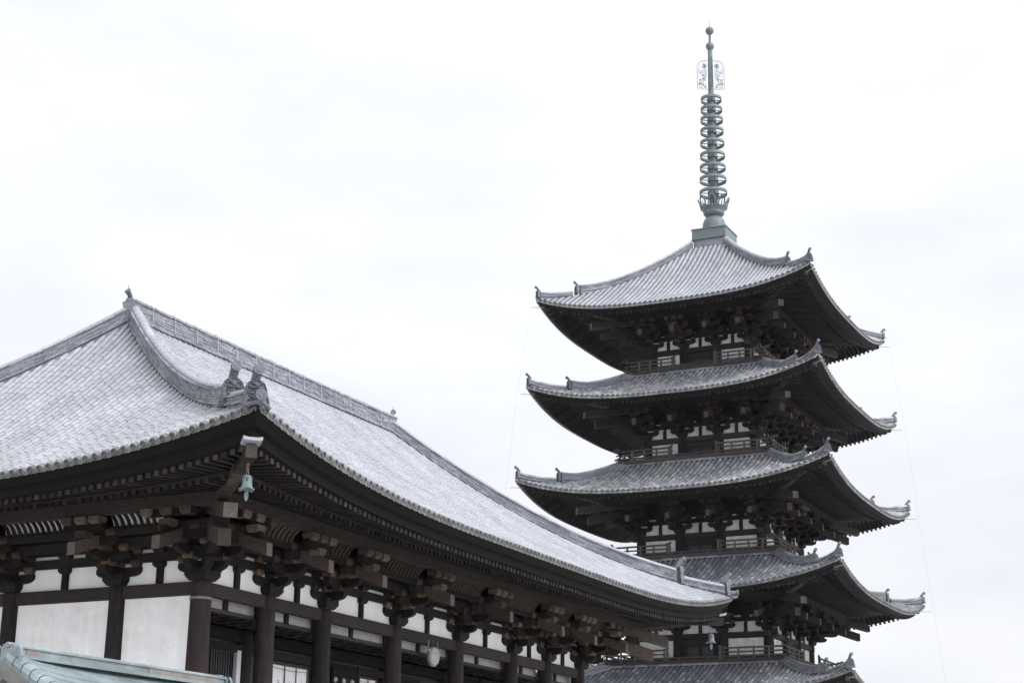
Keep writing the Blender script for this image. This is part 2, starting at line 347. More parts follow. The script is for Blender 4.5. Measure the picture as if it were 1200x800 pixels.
def demon_tile(mb, M, W, H, th, horn, rng, disc=True):
    """ridge-end tile in a local frame: x across, y outward, z up"""
    P=[(-W*.62,0),(-W*.58,H*.25),(-W*.5,H*.45),(-W*.46,H*.7),(-W*.36,H*.9),(-W*.18,H*1.0),(0,H*1.03)]
    P=P+[(-x,z) for x,z in P[-2::-1]]
    Mp=M@Matrix(((1,0,0,0),(0,0,1,0),(0,1,0,0),(0,0,0,1)))
    mb.prism(P,Mp,th)
    Q=[(x*.86,.03+z*.93) for x,z in P]
    # raised rim with beads
    for i in range(len(P)-1):
        a,b=Vector((P[i][0]*.93,th/2,P[i][1]*.97)),Vector((P[i+1][0]*.93,th/2,P[i+1][1]*.97))
        mb.tube([M@a,M@b],W*.035,6)
        for k in (.25,.75):
            c=a.lerp(b,k); ball(mb,M@(c+Vector((0,.02,0))),W*.04)
    # face relief: brow, eyes, nose, jaw, tusks, curls
    for sg in (-1,1):
        ball(mb,M@Vector((sg*W*.13,th/2+.015,H*.60)),W*.055)
        ball(mb,M@Vector((sg*W*.15,th/2+.05,H*.68)),W*.10,(1.5,.8,.35),M)
        ball(mb,M@Vector((sg*W*.17,th/2+.02,H*.47)),W*.10,(1,.9,.7),M)
        for k in range(9):
            ball(mb,M@Vector((sg*W*rng.uniform(.22,.36),th/2+rng.uniform(0,.03),H*(.14+.085*k))),W*rng.uniform(.03,.06),(1.3,1,.8),M)
        mb.tube([M@Vector((sg*W*.12,th/2,H*.28)),M@Vector((sg*W*.14,th/2+.07,H*.36)),M@Vector((sg*W*.12,th/2+.05,H*.42))],[W*.035,W*.02,W*.008],6)
        mb.tube([M@Vector((sg*W*.08,th/2,H*.80)),M@Vector((sg*W*.20,th/2+.06,H*.88)),M@Vector((sg*W*.26,th/2+.03,H*.99))],[W*.05,W*.035,W*.012],7)
        mb.tube([M@Vector((sg*W*.06,th/2+.03,H*.36)),M@Vector((sg*W*.22,th/2+.02,H*.33)),M@Vector((sg*W*.30,th/2+.01,H*.22))],[W*.03,W*.035,W*.015],6)
    ball(mb,M@Vector((0,th/2+.05,H*.52)),W*.085,(1,1.1,1.0),M)
    ball(mb,M@Vector((0,th/2+.01,H*.26)),W*.14,(1.3,.7,.35),M)
    ball(mb,M@Vector((0,th/2+.03,H*.78)),W*.10,(1,.8,.9),M)
    if horn:
        L,rr=horn
        p0=M@Vector((0,-L*.3,H*.86)); p1=M@Vector((0,-L*.12,H*1.04)); p2=M@Vector((0,L*.12,H*1.04+L*.30)); p3=M@Vector((0,L*.34,H*1.04+L*.44))
        mb.tube([p0,p1,p2,p3],[rr*.9,rr,rr,rr*1.02],14)
        d=(M.to_3x3()@Vector((0,1,.12))).normalized(); mb.tube([p3-d*.05,p3+d*.05],rr*1.2,18)
        mb.tube([p3+d*.045,p3+d*.058],rr*.75,14)
def ball(mb, c, r, sc=(1,1,1), M=None, n=8):
    B=(M.to_3x3() if M is not None else Matrix.Identity(3)); vs=[]
    for i in range(1,5):
        a=math.pi*i/5
        for j in range(n): vs.append(Vector(c)+B@Vector((r*sc[0]*math.sin(a)*math.cos(2*math.pi*j/n),r*sc[1]*math.sin(a)*math.sin(2*math.pi*j/n),r*sc[2]*math.cos(a))))
    vs+= [Vector(c)+B@Vector((0,0,r*sc[2])),Vector(c)-B@Vector((0,0,r*sc[2]))]
    fs=[(i*n+j,i*n+(j+1)%n,(i+1)*n+(j+1)%n,(i+1)*n+j) for i in range(3) for j in range(n)]
    fs+=[(4*n,(j+1)%n,j) for j in range(n)]+[(4*n+1,3*n+j,3*n+(j+1)%n) for j in range(n)]
    mb.add(vs,fs)

# ------------------------------------------------------------------ bracket sets (local: x along wall, y outward, z up from column top)
def arm_poly(L,h): return [(-L,h),(-L,h*.5),(-L+.06,h*.25),(-L+.15,h*.08),(-L+.28,0),(L-.28,0),(L-.15,h*.08),(L-.06,h*.25),(L,h*.5),(L,h)]
def arm_along(mb,z,L,h,d,w=.19,M=Matrix()):
    mb.prism(arm_poly(L,h),M@Matrix(((1,0,0,0),(0,0,-1,d),(0,1,0,z),(0,0,0,1))),w,0)
def arm_out(mb,z,y0,y1,h,w=.19,M=Matrix()):
    P=[(y0,0),(y1-.28,0),(y1-.14,h*.1),(y1-.05,h*.28),(y1,h*.5),(y1,h),(y0,h)]
    mb.prism(P,M@Matrix(((0,0,1,0),(1,0,0,0),(0,1,0,z),(0,0,0,1))),w,0,0)
def block(mb,x,y,z,b=.30,h=.17,M=Matrix(),m=0):
    a=b*.72/2; c=b/2; k=h*.42
    L=[(a,0),(c*.9,k*.6),(c,k),(c,h)]; vs=[]
    for q,zz in L: vs+=[(x-q,y-q,z+zz),(x+q,y-q,z+zz),(x+q,y+q,z+zz),(x-q,y+q,z+zz)]
    fs=[(3,2,1,0),(12,13,14,15)]+[(i*4+j,i*4+(j+1)%4,(i+1)*4+(j+1)%4,(i+1)*4+j) for i in range(3) for j in range(4)]
    mb.add(vs,fs,m,M)
TAIL_END,TAIL_Z=2.0,.85
def set_straight(k=1.0):
    a=MB(); t=MB(); bl=[]
    block(a,0,0,0,.64,.30)
    arm_along(a,.23,.72,.24,0); arm_out(a,.233,-.1,.72*k,.237)
    for x in (-.56,0,.56): bl.append((x,0,.47))
    bl.append((0,.5*k,.47))
    arm_along(a,.57,.70,.24,.5*k); arm_out(a,.573,-.1,1.2*k,.237)
    for x in (-.54,.54): bl.append((x,.5*k,.81)); bl.append((x,0,.81))
    bl.append((0,1.0*k,.81)); bl.append((0,.5*k,.81))
    arm_along(a,.912,.62,.22,1.0*k)
    for x in (-.48,.48): bl.append((x,1.0*k,1.13))
    e=TAIL_END*k; sl=.36/k
    t.beam((0,-.1,TAIL_Z-.165+sl*(e+.1)),(0,e,TAIL_Z-.165),.25,.33,0,1)
    d3=1.55*k
    bl.append((0,d3,TAIL_Z+sl*(e-d3)-.02))
    arm_along(a,TAIL_Z+sl*(e-d3)+.13,.62,.22,d3)
    for x in (-.44,0,.44): bl.append((x,d3+.06,TAIL_Z+sl*(e-d3)+.33))
    return a,t,bl
def set_corner(k=1.0):
    a,t,bl=MB(),MB(),[]
    block(a,0,0,0,.66,.30)
    for q in (0,1):                          # two facades: rotate the second by -90 deg about z
        Mq=Matrix.Rotation(R(-90*q),4,'Z'); e=.003*q
        arm_along(a,.23+e,.72,.24,0,M=Mq)
        arm_along(a,.57+e,.70,.24,.5*k,M=Mq); arm_out(a,.573+e,-.7,1.2*k,.237,M=Mq)
        arm_out(a,.913+e,-.7,1.75*k,.237,M=Mq)
        arm_along(a,.912+e,.8,.22,1.0*k,M=Mq)
        arm_along(a,1.40+e,.9,.2,1.55*k,M=Mq)
        t.beam(Mq@Vector((0,-.1,TAIL_Z-.165+.36*2.1)),Mq@Vector((0,TAIL_END*k,TAIL_Z-.165)),.25,.33,0,1)
        for x,y,z in [(-.56,0,.47),(.56,0,.47),(0,.5*k,.47),(-.54,.5*k,.81),(.54,.5*k,.81),(0,1.0*k,.81),(-.48,1.0*k,1.13),(.48,1.0*k,1.13),(0,1.55*k,1.13),(-.6,1.55*k,1.40),(0,1.55*k,1.40),(.6,1.55*k,1.40)]:
            p=Mq@Vector((x,y,z+e)); bl.append(tuple(p))
    D=Matrix.Rotation(R(-45),4,'Z')          # diagonal
    arm_out(a,.236,-.1,1.0*k,.237,.22,D); arm_out(a,.576,-.1,1.7*k,.237,.22,D); arm_out(a,.918,-.1,2.1*k,.237,.24,D)
    for y,z in ((.72*k,.47),(1.42*k,.81)):
        block(a,0,y,z,.34,.17,D)
    s2=1.414
    t.beam(D@Vector((0,0,.68+.25*2.15*s2)),D@Vector((0,2.15*s2*k,.64)),.32,.42,0,1)
    t.beam(D@Vector((0,0,1.2+.2*2.6*s2)),D@Vector((0,2.6*s2*k,1.18)),.34,.36,0,1)
    block(a,0,2.2*k,1.02,.42,.26,D)
    return a,t,bl

# ================================================================== GROUND
g=MB(); g.add([(-600,-600,-1.4),(600,-600,-1.4),(600,600,-1.4),(-600,600,-1.4)],[(0,1,2,3)])
o=g.build('ground',GRAV); o['kind']='structure'

# ================================================================== TEMPLE HALL
rng=random.Random(3)
H=thing('temple_hall','long dark timber temple hall with pale grey tiled hip roof in the foreground','temple hall',(0,0,0))
CT=6.53; L1=23.8; L2=12.4; O=4.61
BAYS=[0,2.94,5.79,9.85,13.95,18.01,20.86,23.8]; BAYE=[0,2.63,6.2,9.77,12.4]
FR=Side((0,0,0),(0,1,0),(1,0,0),L1)            # long open facade
FL=Side((0,0,0),(-1,0,0),(0,-1,0),L2)          # near short side
FB=Side((-L2,0,0),(0,1,0),(-1,0,0),L1); FF=Side((0,L1,0),(-1,0,0),(0,1,0),L2)
EV=Eave(O,1.55,1.08,13,3)
ZE,ZT=8.50,15.40
kL=8.69/10.81
roofs=[RoofFace(FR,EV,10.81,kL,kL,ZE,ZT),RoofFace(FL,EV,8.69,1/kL,1/kL,ZE,ZT),RoofFace(FB,EV,10.81,kL,kL,ZE,ZT),RoofFace(FF,EV,8.69,1/kL,1/kL,ZE,ZT)]
mb=MB()
for F in roofs: sheet(mb,F,-.1)
for s_ in (FR,FL,FB,FF): sweep(mb,s_,EV,[(4.10,8.03),(4.26,8.03),(4.3,8.22),(4.44,8.24),(4.62,8.42),(4.62,8.45),(4.0,8.6)])
roof=mb.build('roof',FASC,H)
for F in roofs[:2]:
    mb=MB(); tile_roof(mb,F,.275,.265,.080,rng); mb.build('roof_tiles',[TILE,PANT,TEND,PANL,RIM],roof)
for F in roofs[2:]:
    mb=MB(); tile_roof(mb,F,.275,.9,.082,rng); mb.build('roof_tiles',[TILE,PANT,TEND,PANL,RIM],roof)
# ridges
RA=Vector((-6.2,4.08,ZT)); RB=Vector((-6.2,19.72,ZT))
mb=MB(); pth=[RA+Vector((0,-.25,-.05)),RA+Vector((0,1.5,-.07)),RA.lerp(RB,.5)+Vector((0,0,-.08)),RB+Vector((0,-1.5,-.07)),RB+Vector((0,.25,-.05))]
stack(mb,pth,.50,.63,8,rng,.12); main_ridge=mb.build('main_ridge',[RIDGE,TILE],roof)
y=RA.y+.6
while y<RB.y:
    mb=MB(); mb.tube([(-6.2+.16,y,ZT+.64),(-6.2+.265,y,ZT+.54),(-6.2+.305,y,ZT-.02)],.011,5); mb.build('ridge_tie_wire',WIRE,roof)
    y+=1.05+rng.uniform(-.12,.12)
for P,sg in ((RA,-1),(RB,1)):
    mb=MB(); b=P+Vector((0,sg*.1,.61)); mb.tube([b,b+Vector((0,sg*.12,.10)),b+Vector((0,sg*.25,.22))],[.07,.075,.08],12); mb.tube([b+Vector((0,sg*.24,.21)),b+Vector((0,sg*.28,.245))],.10,14)
    mb.tube([b+Vector((0,sg*.24,.24)),b+Vector((0,sg*.24,.42))],.010,5)
    mb.build('ridge_end_horn',ONI,roof)
def hip_point(F,t,end=0):
    v=F.run*t; q=F.kA*v if end==0 else F.Lt-F.kB*v
    return F.p(v,q)
DT=None
for F,end,seen in ((roofs[0],0,True),(roofs[0],1,True),(roofs[2],0,False),(roofs[2],1,False)):
    mb=MB(); ts=[.168+(1-.168)*i/14 for i in range(15)]
    stack(mb,[hip_point(F,t,end)+Vector((0,0,.03+.05*max(0,1-(t-.168)/.15))) for t in ts],.37,.43,7,rng,.10)
    hr=mb.build('hip_ridge',[RIDGE,TILE],roof)
    mb=MB(); ts=[.025+.125*i/5 for i in range(6)]
    stack(mb,[hip_point(F,t,end)+Vector((0,0,.04+.07*(1-(t-.025)/.125))) for t in ts],.38,.26,4,rng,.10)
    mb.build('hip_ridge',[RIDGE,TILE],roof)
    if seen:
        c=hip_point(F,0,end); dirv=(c-hip_point(F,.3,end)); dirv.z=0; dirv.normalize(); x=Vector((dirv.y,-dirv.x,0))
        for t,Hh,Wd,hl in ((.155,.74,.58,.50),(.018,.60,.54,.45)):
            p=hip_point(F,t,end); Mo=Matrix(((x.x,dirv.x,0,p.x),(x.y,dirv.y,0,p.y),(0,0,1,p.z),(0,0,0,1)))
            mb=MB(); demon_tile(mb,Mo,Wd,Hh,.12,(hl,.108),rng)
            mb.build('demon_tile',ONI,roof)
        # corner tiles under the last ridge tile
        mb=MB(); p=hip_point(F,0,end); Mo=Matrix(((x.x,dirv.x,0,p.x),(x.y,dirv.y,0,p.y),(0,0,1,p.z),(0,0,0,1)))
        mb.tube([Mo@Vector((0,-.35,.16)),Mo@Vector((0,.20,.20))],.10,14); mb.tube([Mo@Vector((0,.18,.2)),Mo@Vector((0,.24,.2))],.135,18); mb.tube([Mo@Vector((0,.235,.2)),Mo@Vector((0,.25,.2))],.08,16)
        for sg in (-1,1):
            mb.tube([Mo@Vector((sg*.30,-.14,.0)),Mo@Vector((sg*.20,.02,.0)),Mo@Vector((sg*.10,.14,.03)),Mo@Vector((0,.17,.08))],.05,8)
        mb.build('corner_tile',ONI,roof)
# eave timbers
mb=MB(); me=MB(); mf=MB()
for s_ in (FR,FL,FB,FF):
    sweep(mb,s_,EV,[(-.6,9.08),(1.5,8.56),(3.12,8.17),(3.12,8.21),(1.5,8.6),(-.6,9.12)])               # boards over base rafters
    sweep(mb,s_,EV,[(2.8,8.43),(4.24,8.03),(4.24,8.06),(2.8,8.47)])
    sweep(me,s_,EV,[(2.86,8.17),(3.06,8.17),(3.06,8.29),(2.86,8.29)])                                 # kioi
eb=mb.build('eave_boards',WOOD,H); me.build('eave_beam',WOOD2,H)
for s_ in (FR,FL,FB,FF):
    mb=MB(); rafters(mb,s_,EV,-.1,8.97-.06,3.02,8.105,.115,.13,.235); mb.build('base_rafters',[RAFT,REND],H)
    mb=MB(); rafters(mb,s_,EV,2.8,8.36,4.16,7.96,.135,.125,.235); mb.build('flying_rafters',[RAFT,REND],H)
    mb=MB(); sweep(mb,s_,EV,[(1.43,CT+1.57),(1.67,CT+1.57),(1.67,CT+1.9),(1.43,CT+1.9)]); mb.build('eave_purlin',WOOD2,H)
for cx,cy,sx,sy in ((0,0,1,-1),(0,L1,1,1),(-L2,0,-1,-1),(-L2,L1,-1,1)):
    mb=MB(); u=EV.U(0); k=lambda d: u*max(0,(d-1.55)/(O-1.55))
    pt=lambda d,z:(cx+sx*d,cy+sy*d,z)
    mb.beam(pt(0,8.75),pt(1.55,8.3),.3,.34,0,1); mb.beam(pt(1.55,8.3),pt(3.15,8.02+k(3.1)),.3,.34,0,1)
    mb.beam(pt(2.7,8.14+k(2.7)),pt(4.28,7.68+k(4.25)),.26,.30,0,1)
    hr=mb.build('hip_rafter',[WOOD2,WEND],H)
    mb=MB(); a=Vector(pt(4.12,7.86+k(4.1)+.04)); b=Vector(pt(4.36,7.85+k(4.35)+.05)); dd=(b-a).normalized(); sdv=dd.cross(Vector((0,0,1))).normalized()
    P=[(-.23,.03),(-.21,-.01),(0,-.02),(.21,-.01),(.23,.03),(.22,.075),(.1,.05),(-.1,.05),(-.22,.075)]
    mb.prism(P,Matrix(((sdv.x,0,dd.x,(a.x+b.x)/2),(sdv.y,0,dd.y,(a.y+b.y)/2),(0,1,dd.z,(a.z+b.z)/2),(0,0,0,1))),.32)
    mb.build('rafter_cap',TILE,hr)
# columns, beams, panels
def column(name,x,y,z0,z1,r,m,parent,ring=False):
    mb=MB(); mb.lathe([(0,z0),(r,z0),(r*1.0,z0+(z1-z0)*.6),(r*.93,z1-.1),(r*.86,z1),(0,z1)],(x,y,0),28)
    c=mb.build(name,m,parent,True)
    if ring:
        mb=MB(); mb.lathe([(r*.93,-.035),(r*1.02,-.03),(r*1.02,.03),(r*.93,.035)],(x,y,6.08),28); mb.build('metal_band',BAND,c)
    return c
for i,y in enumerate(BAYS): column('column',0,y,0,CT,.285 if i==0 else .27,WRED if i==0 else WCOL,H,i==0)
for x in BAYE[1:]: column('column',-x,0,0,CT,.25,WCOL,H)
for y in (L1,): 
    for x in BAYE[1:]: column('column',-x,y,0,CT,.25,WCOL,H)
for y in BAYS[1:]: column('column',-2.63,y,0,6.0,.25,WCOL,H)
def facade(side,bays,mid_ok=True):
    for a0,a1 in zip(bays,bays[1:]):
        m=(a0+a1)/2; ln=a1-a0
        def bx(name,a,d,z,da,dd,dz,mt,par=H,bev=.01):
            mb=MB(); mb.box((0,0,0),(da,dd,dz)); o=obj(name,mb.mesh(name,mt),par,M=side.M(a,d,z))
            if bev: bevel(o,bev)
            return o
        bx('tie_beam',m,.0,CT-.175,ln-.44,.22,.33,WOOD2)
        st=bx('strut',m,-.0,CT+.235,.20,.16,.47,WOOD)
        mb=MB(); block(mb,0,0,0,.34,.15); obj('strut_block',mb.mesh('strut_block',WOOD),st,M=Matrix.Translation((0,0,.235-.052)))
        for zz in (.81,1.15):
            mb=MB(); block(mb,0,0,0,.36,.16); obj('strut_block',mb.mesh('strut_block',WOOD),st,M=Matrix.Translation((0,.0,zz-.235-.03)))
        for sg in (-1,1):
            wd=ln/2-.1-.12
            bx('plaster_panel',m+sg*(.10+wd/2),-.03,CT+.29,wd,.05,.56,PLAS,bev=0)
        bx('plaster_strip',m,-.034,CT+.96,ln-.1,.05,.78,PLAS,bev=0)
    for k,z in enumerate((.69,1.03,1.37)):
        mb=MB(); mb.box((0,0,0),(side.L+(.9 if k==0 else .6),.19-.004*k,.238)); o=obj('wall_beam',mb.mesh('wall_beam',WOOD),H,M=side.M(side.L/2,0,CT+z+(.002 if side is FL else 0)))
    mb=MB(); mb.box((0,0,0),(side.L+.3,.12,.5)); obj('wall_beam',mb.mesh('wall_beam',WOOD),H,M=side.M(side.L/2,-.05,CT+1.75))
    # stepped soffit: beams over the first and second step, boards between
    for d,z in ((.5,1.03),(1.0,1.25)):
        mb=MB(); sweep(mb,side,Eave(O,1.55,0,13),[(d-.09,CT+z-.115),(d+.09,CT+z-.115),(d+.09,CT+z+.115),(d-.09,CT+z+.115)]); mb.build('step_beam',WOOD,H)
    mb=MB(); sweep(mb,side,Eave(O,1.55,0,13),[(.02,CT+1.16),(1.0,CT+1.34),(1.0,CT+1.37),(.02,CT+1.19)]); mb.build('soffit_board',WOOD,H)
    # ribbed coves between bracket sets
    for a0,a1 in zip(bays,bays[1:]):
        mb=MB(); mw=MB(); b0,b1=a0+.72,a1-.72
        if b1-b0<.4: b0,b1=a0+.62,a1-.62
        crv=[(1.06,1.33),(1.08,1.42),(1.14,1.52),(1.25,1.62),(1.42,1.70)]
        n=max(3,int((b1-b0)/.19)); 
        for i in range(n+1):
            a=b0+(b1-b0)*i/n
            vs=[]
            for d,z in crv: vs+=[side.p(a-.03,d+.05,CT+z-.04),side.p(a+.03,d+.05,CT+z-.04),side.p(a+.03,d+.11,CT+z-.085),side.p(a-.03,d+.11,CT+z-.085)]
            mb.add(vs,[(q*4+j,q*4+(j+1)%4,(q+1)*4+(j+1)%4,(q+1)*4+j) for q in range(4) for j in range(4)])
        vs=[]
        for d,z in crv: vs+=[side.p(b0-.2,d-.02,CT+z+.02),side.p(b1+.2,d-.02,CT+z+.02)]
        mw.add(vs,[(q*2,q*2+1,q*2+3,q*2+2) for q in range(4)])
        c=mw.build('cove_board',PLAS if side is FL else WOOD,H); mb.build('cove_ribs',WOOD if side is FL else TAILW,c)
facade(FR,BAYS); facade(FL,BAYE)
a,t,bl=set_straight(); bs_m=a.mesh('bracket_set',WOOD2 if False else WOOD); ta_m=t.mesh('tail_rafter',[TAILW,WEND])
a,t,blc=set_corner(); bc_m=a.mesh('bracket_set',WOOD); tc_m=t.mesh('tail_rafter',[TAILW,WEND])
WBLK=mat('bearing_block_timber',(.022,.017,.0145),(.076,.056,.044),.85,7,isl_cols=None,spots=(2.2,(.12,.068,.038),.48,.7,.7),coord='Object', spec=.15)
# vary the weathering of each block by its own object random value
def add_obj_random(m,cols):
    t=m.node_tree; b=t.nodes['Principled BSDF']; src=b.inputs['Base Color'].links[0].from_socket
    oi=t.nodes.new('ShaderNodeObjectInfo'); r=t.nodes.new('ShaderNodeValToRGB')
    for i,(p,c) in enumerate(cols):
        e=r.color_ramp.elements[i] if i<2 else r.color_ramp.elements.new(p); e.position=p; e.color=(*c,1)
    t.links.new(oi.outputs['Random'],r.inputs[0])
    x=t.nodes.new('ShaderNodeMix'); x.data_type='RGBA'; x.blend_type='MULTIPLY'; x.inputs[0].default_value=1
    t.links.new(src,x.inputs[6]); t.links.new(r.outputs[0],x.inputs[7]); t.links.new(x.outputs[2],b.inputs['Base Color'])
add_obj_random(WBLK,[(0,(.45,.42,.42)),(1,(2.4,2.2,2.0)),(.6,(1,1,1))])
add_obj_random(PLASP,[(0,(.88,.80,.68)),(1,(1.05,1.05,1.05)),(.22,(.96,.95,.93)),(.3,(1,1,1))])
for m_ in (WOOD,WOOD2,TAILW,WCOL,PWOOD,PWOOD2): add_obj_random(m_,[(0,(.72,.70,.70)),(1,(1.35,1.30,1.26)),(.5,(1,1,1))])
blk=MB(); block(blk,0,0,0,.30,.17); blk_m=blk.mesh('bearing_block',WBLK)
WBL2=mat('tan_block_timber',(.042,.033,.028),(.125,.096,.078),.85,5,(1.5,1.5,6),spots=(2.2,(.17,.10,.06),.54,.78,.6),spec=.15)  # outer blocks, lighter and more tan than the inner ones
add_obj_random(WBL2,[(0,(.55,.5,.5)),(1,(1.5,1.45,1.4)),(.5,(1,1,1))])
blk=MB(); block(blk,0,0,0,.34,.19); blk2_m=blk.mesh('bearing_block',WBL2)
def place_set(parent,M,me,tm,bls=None,name='bracket_set'):
    s_=obj(name,me,parent,M=M); obj('tail_rafter',tm,s_)
    for p in (bls or []): obj('bearing_block',blk2_m if max(abs(p[0]),abs(p[1]))>1.45 else blk_m,s_,loc=p)
    return s_
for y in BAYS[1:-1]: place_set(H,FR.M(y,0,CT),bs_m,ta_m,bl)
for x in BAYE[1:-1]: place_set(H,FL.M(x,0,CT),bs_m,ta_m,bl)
for (x,y,ang) in ((0,0,180),(0,L1,270),(-L2,0,90)):
    # corner frame: local +y and local +x are the two outward directions
    if (x,y)==(0,0): A=Matrix(((1,0,0,0),(0,1,0,0),(0,0,1,0),(0,0,0,1)))@Matrix.Rotation(R(-90),4,'Z')
    elif (x,y)==(0,L1): A=Matrix.Identity(4)
    else: A=Matrix.Rotation(R(180),4,'Z')
    place_set(H,Matrix.Translation((x,y,CT))@A,bc_m,tc_m,blc)
for x in BAYE[1:-1]: place_set(H,FF.M(x,0,CT),bs_m,ta_m)
# near side wall: big plaster panels with lower rail
for a0,a1 in zip(BAYE,BAYE[1:]):
    mb=MB(); m=(a0+a1)/2; mb.box((0,0,0),(a1-a0-.3,.06,4.2)); obj('plaster_panel',mb.mesh('plaster_panel',PLAS),H,M=FL.M(m,-.02,4.08))
    mb=MB(); mb.box((0,0,0),(a1-a0-.3,.2,.3)); obj('wall_rail',mb.mesh('wall_rail',WOOD2),H,M=FL.M(m,.02,1.85))
    mb=MB(); mb.box((0,0,0),(a1-a0-.3,.08,1.7)); obj('wall_boards',mb.mesh('wall_boards',WOOD),H,M=FL.M(m,-.02,.85))
# dark core walls on the far sides
mb=MB(); mb.box((-L2,L1/2,4.2),(.2,L1-.2,8.2)); mb.build('rear_wall',WOOD,H)
mb=MB(); mb.box((-(L2+2.63)/2,L1,4.2),(L2-2.63-.3,.2,8.2)); mb.build('far_wall',WOOD,H)
# porch: small plaster band, ceiling, inner wall
for y0,y1 in zip(BAYS,BAYS[1:]):
    m=(y0+y1)/2; ln=y1-y0
    mb=MB(); mb.box((-.34,m,6.12),(.05,ln-.2,.34)); mb.build('plaster_panel',SHADEP,H)
    mb=MB(); mb.box((-.30,m,6.12),(.10,.18,.335)); mb.build('strut',WOOD,H)
    mb=MB(); mb.box((-.33,m,5.93),(.16,ln-.4,.10)); mb.build('ceiling_rail',WOOD2,H)
mb=MB(); mb.box((-1.5,L1/2,6.1),(2.24,L1,.04)); ce=mb.build('porch_ceiling',WOOD2,H)
mb=MB()
for i in range(4): mb.box((-.75-i*.5,L1/2,6.06),(.05,L1,.04))
for i in range(40): mb.box((-1.48,.3+i*.59,6.057),(2.1,.05,.035))
mb.build('ceiling_lattice',RAFT,ce)
for y0,y1 in zip(BAYS,BAYS[1:]):
    m=(y0+y1)/2
    for z,h,d in ((5.85,.32,.16),(5.48,.22,.22)):
        mb=MB(); mb.box((-2.63,m,z),(d,y1-y0-.4,h)); o=mb.build('lintel',WOOD2 if h<.3 else WOOD,H); bevel(o)
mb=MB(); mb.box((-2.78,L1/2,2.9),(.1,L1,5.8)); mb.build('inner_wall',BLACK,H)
mb=MB(); mb.box((-L2/2,L1/2,.0-.7),(L2+5.2,L1+5.2,1.39)); mb.build('stone_podium',STONE,H)
# fittings along the porch wall
mb=MB(); mb.box((-2.70,4.72,3.6),(.05,1.12,3.5)); 
for i in range(9): mb.box((-2.655,4.26+i*.12,3.6),(.04,.055,3.5))
for z in (5.40,4.1,2.4): mb.box((-2.64,4.74,z),(.06,1.2,.09))
mb.build('lattice_window',BLACK,H)
mb=MB(); mb.box((-2.58,5.42,3.2),(.14,.20,4.46)); o=mb.build('white_post',WPOST,H); bevel(o)
def door_leaf(y,x=-2.45):
    mb=MB(); mb.box((x,y,3.0),(.09,1.55,4.9))
    for z in (5.28,3.6,1.6): mb.box((x+.05,y,z),(.03,1.55,.16))
    mb.box((x+.06,y+.76,3.0),(.07,.09,5.1),1)
    d=mb.build('door',[WOOD,WOOD2],H); bevel(d)
    for i in (-.62,-.12,.38):
        s_=MB(); s_.lathe([(0,.07),(.045,.06),(.075,.03),(.085,0)],n=14,M=Matrix.Translation((x+.05,y+i,5.06))@Matrix.Rotation(R(90),4,'Y')); s_.build('door_stud',STUD,d,True)
door_leaf(11.1); door_leaf(15.15); door_leaf(19.2)

# white cloth curtains hung in the porch bays
def curtain(y0,y1,ztop,nstrip,label):
    t_=thing('cloth_curtain',label,'curtain',(-2.5,(y0+y1)/2,ztop),'white cloth curtains in the porch')
    wd=(y1-y0)/nstrip; r_=random.Random(int(y0*10))
    for i in range(nstrip):
        mb=MB(); ya=-(y1-y0)/2+i*wd+.015; yb=ya+wd-.03; vs=[]; n=10
        for k in range(n+1):
            yy=ya+(yb-ya)*k/n; xx=.012*math.sin(k*1.3+i)
            vs+=[(xx,yy,0),(xx,yy,-2.6),(xx-.012,yy,0),(xx-.012,yy,-2.6)]
        fs=[]
        for k in range(n): fs+=[(k*4,k*4+1,k*4+5,k*4+4),(k*4+2,k*4+6,k*4+7,k*4+3),(k*4,k*4+4,k*4+6,k*4+2)]
        mb.add(vs,fs); st=mb.build('cloth_panel',PAPER,t_)
        ink=MB()
        for c in range(4):              # brushed characters, too small to read
            cz=-.52-c*.26; cy=(ya+yb)/2
            for q in range(6):
                a=r_.choice((0,0,90,90,50,-50)); ln=r_.uniform(.07,.15)
                ink.box((0,0,0),(.004,ln,.014),0,Matrix.Translation((.030,cy+r_.uniform(-.05,.05),cz+r_.uniform(-.08,.08)))@Matrix.Rotation(R(a),4,'X'))
        ink.build('brushed_lettering',INK,st)
        mb=MB(); mb.tube([(.035,yb+.015,.02),(.035,yb+.015,-2.6)],.016,6); mb.build('hanging_cord',CORD,t_)
    mb=MB(); mb.tube([(.03,-(y1-y0)/2,-.09),(.03,0,-.12),(.03,(y1-y0)/2,-.09)],.008,5); mb.build('drawstring',CORD,t_)
curtain(7.12,8.97,5.21,3,'widest white cloth curtain of three brown-corded strips, nearest the corner column')
curtain(12.1,13.1,5.24,2,'narrow white cloth curtain just right of the studded dark door')

# round flat gong hanging from the tie beam
G=thing('hanging_gong','round grey metal gong hanging on two straps from the porch tie beam','gong',(.12,12.15,6.2))
mb=MB(); Mg=Matrix.Translation((0,0,-.36))@Matrix.Rotation(R(90),4,'Y')
mb.lathe([(0,.13),(.10,.13),(.12,.115),(.24,.10),(.255,.115),(.29,.06),(.31,.03),(.31,-.03),(.29,-.06),(.24,-.10),(0,-.13)],n=36,M=Mg); mb.build('gong_body',GREYM,G,True)
mb=MB(); mb.lathe([(.285,.07),(.325,.035),(.325,-.035),(.285,-.07)],n=36,M=Mg,close=True); mb.build('gong_rim',BAND,G,True)
for sg in (-1,1):
    mb=MB(); mb.tube([(0,sg*.26,-.18),(0,sg*.3,-.06),(0,sg*.29,.12)],.022,7); mb.build('hanging_strap',COPB,G)
    mb=MB(); mb.tube([(-.02,sg*.27,-.22),(.02,sg*.3,-.18),(.05,sg*.26,-.14)],.03,7); mb.build('hanging_lug',GREYM,G)

